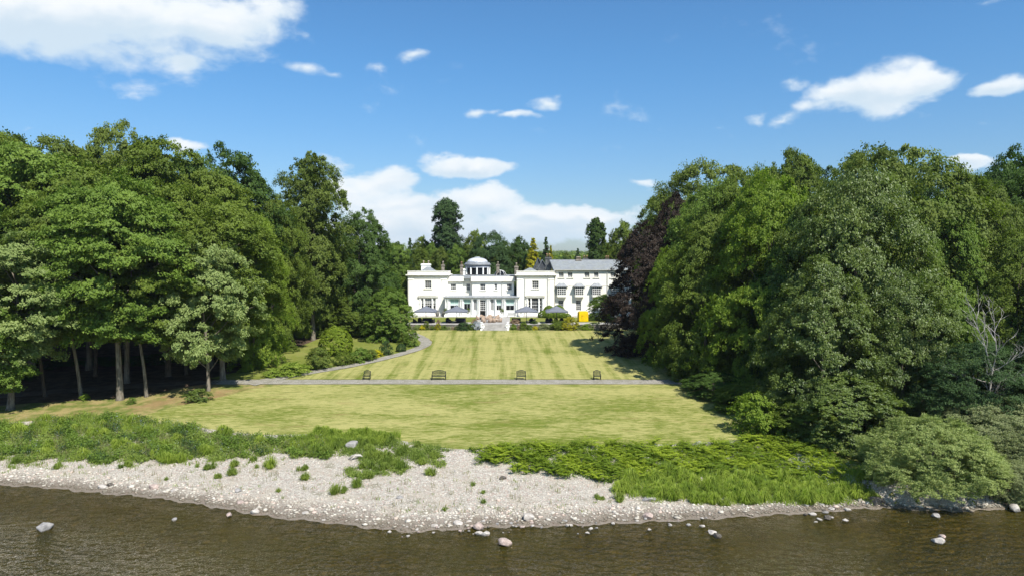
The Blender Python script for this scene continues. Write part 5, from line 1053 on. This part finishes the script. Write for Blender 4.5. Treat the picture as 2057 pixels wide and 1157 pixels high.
for k in range(16): rock(1615 + rn.uniform(0, 90), 1016 + rn.uniform(0, 34), rn.uniform(7, 15), rn.choice(('dark', 'pale', 'grey')), 'flat slab in the cluster of rocks at the waterline below the grass bank', 'slabs clustered below the grass bank', .3)
for k in range(95):
    px = rn.choice((rn.gauss(880, 70), rn.gauss(1060, 120), rn.uniform(600, 1450))); d = abs(rn.gauss(0, 11)); py = float(np.interp(px, *zip(*SH))) + d - 3
    rock(px, py, rn.uniform(3.5, 8.5), rn.choice(('pale', 'pale', 'pink', 'grey')), 'small stone at the waterline of the shingle beach', 'small stones along the waterline', .5, name='stone', cat='stone')
def drift(px, py, L, lab, sd_):
    p = ground(px, py); e = empty('driftwood', (p.x, p.y, p.z + .1), 0, lab, 'driftwood'); r_ = random.Random(sd_); mb = MB()
    mb.tube([(-L / 2, 0, .0), (-L / 4, .05, .25), (0, 0, .32), (L / 3, .1, .30), (L / 2, .0, .22)], [.05, .10, .13, .10, .04], 7).tube([(0, 0, .3), (-.3 * L, -.3, .05)], [.09, .03], 6); mb.build('log', BK['pale'], e, True)
drift(1290, 930, 1.7, 'bleached forked driftwood lying on the ferns', 1); drift(714, 925, 1.2, 'bleached driftwood stick in the left bank grass', 2)
# pebbles, nobody could count
r = np.random.default_rng(9); t_ = (1 + 5 ** .5) / 2
ico = nrm(np.array([(-1, t_, 0), (1, t_, 0), (-1, -t_, 0), (1, -t_, 0), (0, -1, t_), (0, 1, t_), (0, -1, -t_), (0, 1, -t_), (t_, 0, -1), (t_, 0, 1), (-t_, 0, -1), (-t_, 0, 1)], float))
icf = np.array([(0, 11, 5), (0, 5, 1), (0, 1, 7), (0, 7, 10), (0, 10, 11), (1, 5, 9), (5, 11, 4), (11, 10, 2), (10, 7, 6), (7, 1, 8), (3, 9, 4), (3, 4, 2), (3, 2, 6), (3, 6, 8), (3, 8, 9), (4, 9, 5), (2, 4, 11), (6, 2, 10), (8, 6, 7), (9, 8, 1)])
n = 30000; xx = r.uniform(-44, 36, n); s = ysh(xx); l = yle(xx); tt = r.random(n) ** 1.3; yy = s - .25 - .5 * (r.random(n) < .12) * np.exp(-((xx + 6) / 7) ** 2) + (l - s + .1) * tt; sz = .028 + .06 * r.random(n) ** 4 + .10 * r.random(n) * (r.random(n) < .035); sz *= np.where(tt < .22, 1.3, .8)
rv = ico[None] * (1 + .35 * r.normal(size=(n, 12, 1)) * .5) * np.stack([sz * r.uniform(.8, 1.5, n), sz * r.uniform(.8, 1.3, n), sz * r.uniform(.4, .8, n)], 1)[:, None, :]
an = r.uniform(0, 6.28, n)[:, None]; x_, y_ = rv[..., 0].copy(), rv[..., 1].copy(); rv[..., 0] = x_ * np.cos(an) - y_ * np.sin(an); rv[..., 1] = x_ * np.sin(an) + y_ * np.cos(an)
ctr_ = np.stack([xx, yy, hz(xx, yy) + .065 + sz * .15], 1); V = (rv + ctr_[:, None, :]).reshape(-1, 3); F = (icf[None] + 12 * np.arange(n)[:, None, None]).reshape(-1, 3)
m, g = newmat('pebble'); a_ = g.n.new('ShaderNodeAttribute'); a_.attribute_name = 'v'; z = g.sep(g.pos())[2]
c = g.mix(a_.outputs['Fac'], (.34, .305, .25, 1), (.66, .61, .52, 1)); c = g.mix(g.ss(a_.outputs['Fac'], .82, .9, 0., .7), c, (.46, .32, .26, 1)); c = g.mix(g.ss(g.noise(g.pos(), .35, 6., .65), .46, .64, 0., .35), c, (.38, .33, .26, 1)); c = g.mix(g.ss(z, .17, .08, 0., .85), c, (.09, .072, .045, 1)); p = pbsdf(g, c, .8, spec=.25); g.l.new(p.outputs[0], g.out.inputs[0])
tag(link('pebbles', npmesh('pebbles', V, F, {'v': np.repeat(r.random(n), 12)}), m), kind='stuff')
# ------------------------------------------------------------------ bank vegetation
def inpoly(px, py, poly):
    poly = np.array(poly); x, y = px, py; ins = np.zeros(len(x), bool); n = len(poly); j = n - 1
    for i in range(n):
        xi, yi = poly[i]; xj, yj = poly[j]; c = ((yi > y) != (yj > y)) & (x < (xj - xi) * (y - yi) / (yj - yi + 1e-12) + xi); ins ^= c; j = i
    return ins
def plan(poly): return [tuple(ground(a, b)[:2]) for a, b in poly]
def scatter(poly, dens, seed, thr=None, fr=.5):
    r = np.random.default_rng(seed); P = np.array(poly); lo, hi = P.min(0), P.max(0); n = int((hi[0] - lo[0]) * (hi[1] - lo[1]) * dens)
    x = r.uniform(lo[0], hi[0], n); y = r.uniform(lo[1], hi[1], n)
    wx2 = x + .5 * np.sin(y * 2.1 + x) + .25 * np.sin(x * 3.7); wy2 = y + .35 * np.sin(x * 1.9) + .2 * np.sin(x * 4.3 + 1)
    k = inpoly(wx2, wy2, poly); x, y = x[k], y[k]
    f = np.sin(x * fr * 2.1 + 1) * np.sin(y * fr * 3.3 + x * fr) + .5 * np.sin(x * fr * 5.3 + y * fr * 4.1) + .35 * np.sin(x * fr * 11 + 3) * np.sin(y * fr * 9)
    if thr is not None: k = f + r.normal(size=len(x)) * .25 > thr; x, y, f = x[k], y[k], f[k]
    return x, y, f, r
def blades(name, x, y, hgt, r, mat, per=5, w_=.025, spread=.10, kind='stuff', parent=None, z0=None, lean=.45):
    n = len(x) * per; i = np.repeat(np.arange(len(x)), per); bx_ = x[i] + r.normal(size=n) * spread; by_ = y[i] + r.normal(size=n) * spread; bz = hz(bx_, by_) if z0 is None else np.zeros(n) + z0
    h = hgt[i] * r.uniform(.55, 1.25, n); a = r.uniform(0, 6.28, n); b = r.uniform(0, 6.28, n); ln = lean * h * r.uniform(.2, 1.2, n)
    wv_ = np.stack([np.cos(a), np.sin(a), 0 * a], 1) * w_ * r.uniform(.7, 1.4, n)[:, None]; base = np.stack([bx_, by_, bz - .02], 1); tip = base + np.stack([np.cos(b) * ln, np.sin(b) * ln, h], 1); md = base * .45 + tip * .55 + np.stack([0 * a, 0 * a, h * .10], 1) - np.stack([np.cos(b), np.sin(b), 0 * b], 1) * (ln * .2)[:, None]
    v = np.stack([base - wv_, base + wv_, md + wv_ * .8, md - wv_ * .8, tip], 1).reshape(-1, 3); k5 = 5 * np.arange(n)[:, None]
    f = np.concatenate([k5 + np.array([[0, 1, 2]]), k5 + np.array([[0, 2, 3]]), k5 + np.array([[3, 2, 4]])]); me = npmesh(name, v, f, {'v': np.repeat(np.clip(.5 + .25 * np.sin(x[i] * 2.3) * np.sin(y[i] * 3) + r.normal(size=n) * .22, 0, 1), 5)})
    o = link(name, me, mat, parent); return tag(o, kind=kind) if kind else o
def hummocks(name, x, y, hgt, r, mat, per, w_):
    n = len(x) * per; i = np.repeat(np.arange(len(x)), per); b = r.uniform(0, 6.28, n); q = np.sqrt(r.random(n)); R0 = .26 * hgt[i]; bx_ = x[i] + R0 * q * np.cos(b); by_ = y[i] + R0 * q * np.sin(b); bz = hz(bx_, by_)
    h = hgt[i] * (1 - .45 * q ** 2) * r.uniform(.7, 1.1, n); ln = hgt[i] * (.1 + .55 * q) * r.uniform(.6, 1.2, n); a = b + PI / 2 + r.normal(size=n) * .4; wv_ = np.stack([np.cos(a), np.sin(a), 0 * a], 1) * w_ * r.uniform(.7, 1.4, n)[:, None]
    d = np.stack([np.cos(b), np.sin(b), 0 * b], 1); base = np.stack([bx_, by_, bz - .02], 1); md = base + d * (ln * .4)[:, None]; md[:, 2] += h; tip = base + d * ln[:, None]; tip[:, 2] += h * (1 - .45 * q)
    v = np.stack([base - wv_, base + wv_, md + wv_ * .8, md - wv_ * .8, tip], 1).reshape(-1, 3); k5 = 5 * np.arange(n)[:, None]
    f = np.concatenate([k5 + np.array([[0, 1, 2]]), k5 + np.array([[0, 2, 3]]), k5 + np.array([[3, 2, 4]])]); va = np.clip(r.uniform(0, 1, len(x))[i] * .7 + .3 * r.random(n), 0, 1)
    return tag(link(name, npmesh(name, v, f, {'v': np.repeat(va, 5)}), mat), kind='stuff')
def leafcover(name, x, y, hgt, r, mat, per=10, leaf=.09, spread=.16, tilt=.55):
    n = len(x) * per; i = np.repeat(np.arange(len(x)), per); g3 = r.normal(size=(n, 3)); c = np.stack([x[i] + g3[:, 0] * spread, y[i] + g3[:, 1] * spread, 0 * x[i]], 1); c[:, 2] = hz(c[:, 0], c[:, 1]) + np.maximum(hgt[i], .05) * np.clip(.72 + .28 * g3[:, 2], .1, 1.4)
    nn = nrm(np.array([[0, 0, 1.]]) + r.normal(size=(n, 3)) * tilt); L = leaf * r.uniform(.6, 1.3, n); v, f = diamonds(c, nn, nrm(r.normal(size=(n, 3))), L, L * .6); va = np.clip(.5 + .3 * np.sin(x * 1.7 + y) + r.normal(size=len(x)) * .15, 0, 1)[i] * .7 + .3 * r.random(n)
    return tag(link(name, npmesh(name, v, f, {'v': np.repeat(va, 4)}), mat), kind='stuff')
left_up = [(-40, 862), (60, 852), (130, 843), (220, 838), (330, 852), (420, 868), (520, 880), (560, 884), (640, 880)]
left_lo = [(660, 925), (610, 922), (560, 912), (500, 920), (450, 926), (390, 922), (330, 930), (250, 926), (200, 934), (120, 924), (60, 930), (-40, 924)]
pl = plan(left_up + left_lo); x, y, f, r = scatter(pl, 42, 1); leafcover('nettles', x, y, .26 + .18 * f, r, LM['nettle'], 12, .075, .15)
x, y, f, r = scatter(pl, 26, 31, .35, .33); leafcover('nettles', x, y, .45 + .15 * f, r, LM['light'], 11, .085, .15)
x, y, f, r = scatter(pl, 20, 32, .55, .41); leafcover('brambles', x, y, .42 + .12 * f, r, LM['deep'], 11, .07, .16)
x, y, f, r = scatter(pl, 8, 33, .1, .6); blades('dead_stems', x, y, .75 + .1 * f, r, LM['reed'], 3, .012, .1, lean=.3)
x, y, f, r = scatter(pl, 1.6, 34, -.1, .6); leafcover('white_flowers', x, y, .85 + .1 * f, r, LM['flower'], 5, .03, .09)
x, y, f, r = scatter(pl, .35, 35, -.2, .5); hummocks('bank_grass', x, y, .85 + .2 * f, r, LM['grass'], 150, .02)
x, y, f, r = scatter(pl, 5, 2, .2); blades('bank_grass', x, y, .45 + .1 * f, r, LM['grass'], 14, .022, .22)
pl = plan([(-40, 862), (60, 852), (130, 841), (220, 836), (330, 850), (420, 866), (330, 872), (150, 870), (-40, 885)]); x, y, f, r = scatter(pl, 16, 3); blades('bank_grass', x, y, .55 + .15 * f, r, LM['grass'], 10, .02, .2)
pl = plan([(590, 886), (640, 872), (760, 873), (810, 882), (770, 893), (680, 900), (600, 905)]); x, y, f, r = scatter(pl, 1.6, 24); hummocks('bank_grass', x, y, .8 + .2 * f, r, LM['grass'], 150, .02); x, y, f, r = scatter(pl, 22, 4); blades('bank_grass', x, y, .62 + .1 * f, r, LM['grass'], 14, .022, .16)
pl = plan([(600, 895), (700, 893), (800, 885), (850, 893), (905, 906), (900, 918), (872, 940), (845, 935), (780, 955), (730, 965), (690, 950), (740, 925), (680, 918), (620, 912)]); x, y, f, r = scatter(pl, 34, 5, -.55); leafcover('nettles', x, y, .22 + .13 * f, r, LM['nettle'], 11, .07, .14)
x, y, f, r = scatter(pl, .9, 26, -.4); hummocks('bank_grass', x, y, .75 + .2 * f, r, LM['dgrass'], 150, .018); x, y, f, r = scatter(pl, 9, 6, -.1); blades('bank_grass', x, y, .42 + .1 * f, r, LM['dgrass'], 14, .02, .2)
pl = plan([(-40, 918), (100, 915), (300, 918), (560, 902), (640, 908), (600, 925), (450, 935), (300, 942), (100, 945), (-40, 940)]); x, y, f, r = scatter(pl, 6, 7, .25, .8); blades('bank_grass', x, y, .30 + .08 * f, r, LM['dgrass'], 12, .018, .16)
fern_poly = [(935, 912), (975, 900), (1040, 896), (1120, 899), (1250, 896), (1385, 897), (1455, 897), (1480, 885), (1560, 884), (1640, 905), (1720, 945), (1690, 975), (1500, 955), (1330, 960), (1230, 972), (1150, 962), (1060, 953), (1000, 938), (950, 924)]
pl = plan(fern_poly); x, y, f, r = scatter(pl, 20, 8, -.9)
# bracken: arching fronds radiating from each crown
def ferns(name, x, y, hgt, r, mat, nf=7, npn=12):
    n = len(x) * nf; i = np.repeat(np.arange(len(x)), nf); a = r.uniform(0, 6.28, n); L = hgt[i] * r.uniform(.8, 1.3, n); K = n * npn * 2; fi = np.repeat(np.arange(n), npn * 2); t = np.tile(np.repeat(np.linspace(.15, 1, npn), 2), n); sd_ = np.tile([1., -1.], n * npn)
    out = L[fi] * .75 * t ** 1.2; up = L[fi] * (1.30 * t - .62 * t ** 2.2); dirx, diry = np.cos(a)[fi], np.sin(a)[fi]; pl_ = L[fi] * .17 * np.sin(np.clip(1.08 - t, 0, 1) * PI) ** .7 + .02
    c = np.stack([x[i][fi] + dirx * out - diry * sd_ * pl_ * .5, y[i][fi] + diry * out + dirx * sd_ * pl_ * .5, 0 * t], 1); c[:, 2] = hz(x, y)[i][fi] + up + .02
    tv = np.stack([-diry * sd_ + dirx * .5, dirx * sd_ + diry * .5, -.15 + 0 * t], 1); nv = nrm(np.array([[0, 0, 1.]]) + r.normal(size=(K, 3)) * .25 + np.stack([dirx, diry, 0 * t], 1) * .3); v, f = diamonds(c, nv, tv, pl_ * .6, np.full(K, .022) * 1.3)
    va = np.clip(.5 + .35 * np.sin(x * 1.3 + y * .7) + r.normal(size=len(x)) * .2, 0, 1)[i][fi]; return tag(link(name, npmesh(name, v, f, {'v': np.repeat(va, 4)}), mat), kind='stuff')
k = r.random(len(x)) < .32; ferns('ferns', x[k], y[k], (.70 + .16 * f)[k] * r.uniform(.55, 1.35, k.sum()), r, LM['fern'], 8, 9)
x, y, f, r = scatter(pl, 22, 18); leafcover('bank_undergrowth', x, y, .25 + .1 * f, r, LM['light'], 8, .07, .16)
gp_ = [(1225, 975), (1330, 955), (1500, 948), (1690, 955), (1735, 950), (1762, 995), (1750, 1012), (1600, 1016), (1500, 1013), (1420, 1013), (1340, 1006), (1285, 1003), (1240, 990)]
pl = plan(gp_); x, y, f, r = scatter(pl, 26, 10); blades('bank_grass', x, y, .42 + .16 * f, r, LM['grass'], 10, .02, .16, lean=.7)
x, y, f, r = scatter(pl, 1.7, 20); hummocks('bank_grass', x, y, .85 + .25 * f, r, LM['grass'], 170, .02)
pl = plan([(1600, 930), (1690, 945), (1745, 960), (1750, 985), (1660, 975), (1600, 955)]); x, y, f, r = scatter(pl, 9, 11); leafcover('white_flowers', x, y, .75 + .1 * f, r, LM['flower'], 5, .035, .12)
pl = plan([(200, 842), (330, 850), (460, 872), (440, 880), (300, 868), (190, 862)]); x, y, f, r = scatter(pl, 5, 12, .1); leafcover('white_flowers', x, y, .6 + .1 * f, r, LM['flower'], 6, .035, .16)
pl = plan([(1300, 905), (1600, 930), (1700, 980), (1400, 985)]); x, y, f, r = scatter(pl, 1.2, 13); leafcover('white_flowers', x, y, .7 + .1 * f, r, LM['flower'], 2, .03, .1)
pl = plan([(-20, 935), (300, 945), (560, 930), (700, 960), (900, 945), (1100, 965), (1220, 985), (1230, 1035), (1000, 1035), (800, 1040), (560, 1010), (300, 975), (-20, 955)]); x, y, f, r = scatter(pl, 1.5, 14, .3, 1.); blades('reed_stems', x, y, .42 + .1 * f, r, LM['reed'], 5, .012, .12, lean=.12)
x, y, f, r = scatter(pl, .30, 16, .5, .9); hummocks('bank_grass', x, y, .34 + .12 * f, r, LM['dgrass'], 60, .016)
x, y, f, r = scatter(pl, 1.1, 15, .2, 1.3); blades('bank_grass', x, y, .22 + .05 * f, r, LM['dgrass'], 9, .018, .14)
r = np.random.default_rng(44); n = 2600; x = r.uniform(-44, 34, n); y = ysh(x) + np.where(r.random(n) < .6, 1.5 + .35 * np.sin(x * .9), 2.9 + .4 * np.sin(x * .6 + 1)) + r.normal(size=n) * .16; k = np.sin(x * 1.9) + np.sin(x * .7 + 2) + r.normal(size=n) * .5 > .1; x, y = x[k], y[k]
leafcover('flotsam', x, y, .05 + 0 * x, r, BK['brown'], 3, .07, .10, tilt=.4)
# rush tufts one can count on the shingle
TF = [(30, 932, 18, 'rush tuft leftmost on the shingle'), (112, 940, 22, 'rush tuft near the left edge above the waterline'), (250, 938, 24, 'wide rush tuft on the left shingle'), (335, 930, 46, 'broad bright rush tuft leaning over the left shingle'), (370, 928, 30, 'rush tuft joined to the broad bright one'), (418, 945, 20, 'round rush tuft between the broad one and the slim pair'), (443, 962, 16, 'slim tall rush tuft left of the pair on the shingle'), (463, 955, 12, 'slim rush tuft right of the pair on the shingle'), (470, 938, 18, 'rush tuft behind the slim pair'), (545, 940, 34, 'bright rounded rush tuft alone on the shingle'), (508, 925, 20, 'rush tuft left of the bright rounded one'),
 (616, 964, 18, 'small rush tuft on open shingle'), (610, 945, 14, 'tiny rush tuft above the small one'), (678, 992, 38, 'large rush tuft lowest down the shingle'), (713, 978, 22, 'rush tuft beside the large lowest one'), (735, 962, 20, 'rush tuft between the lowest ones and the bank'), (765, 945, 24, 'rush tuft at the edge of the left bank'), (862, 955, 20, 'rush tuft beside the shingle gully'), (1207, 1004, 14, 'lone rush tuft below the ferns'), (1242, 1006, 22, 'rush tuft right of the lone one'), (1500, 1012, 22, 'dark rush tuft overhanging the right shingle'), (1450, 1016, 30, 'drooping grass tuft at the foot of the right bank')]
for px, py, wd, lab in TF:
    p = ground(px, py); s = wd / FPX * p.y; r = np.random.default_rng(int(px)); n = int(60 + 120 * s); rr_ = s * .38 * np.sqrt(r.random(n)); an = r.uniform(0, 6.28, n)
    r2 = np.random.default_rng(int(px) + 1); k = max(3, int(s * 3.5)); ux = p.x + r2.normal(size=k) * s * .26; uy = p.y + r2.normal(size=k) * s * .20; o = hummocks('grass_tuft', ux, uy, r2.uniform(.45, 1.0, k) * (.55 + .35 * s), r2, LM['grass' if px in (335, 545, 370) else 'dgrass'], 85, .018)
    del o['kind']; tag(o, lab, 'grass tuft', 'rush tufts on the shingle')

# ------------------------------------------------------------------ summer haze
mb = MB(); mb.box(-3000, 3000, -700, 3100, -4.6, 96); m, g = newmat('haze_air'); v = g.n.new('ShaderNodeVolumePrincipled'); v.inputs['Color'].default_value = (.80, .88, 1, 1); v.inputs['Density'].default_value = .00009; v.inputs['Anisotropy'].default_value = .2
g.l.new(v.outputs[0], g.out.inputs['Volume']); tag(mb.build('haze', m), kind='stuff')
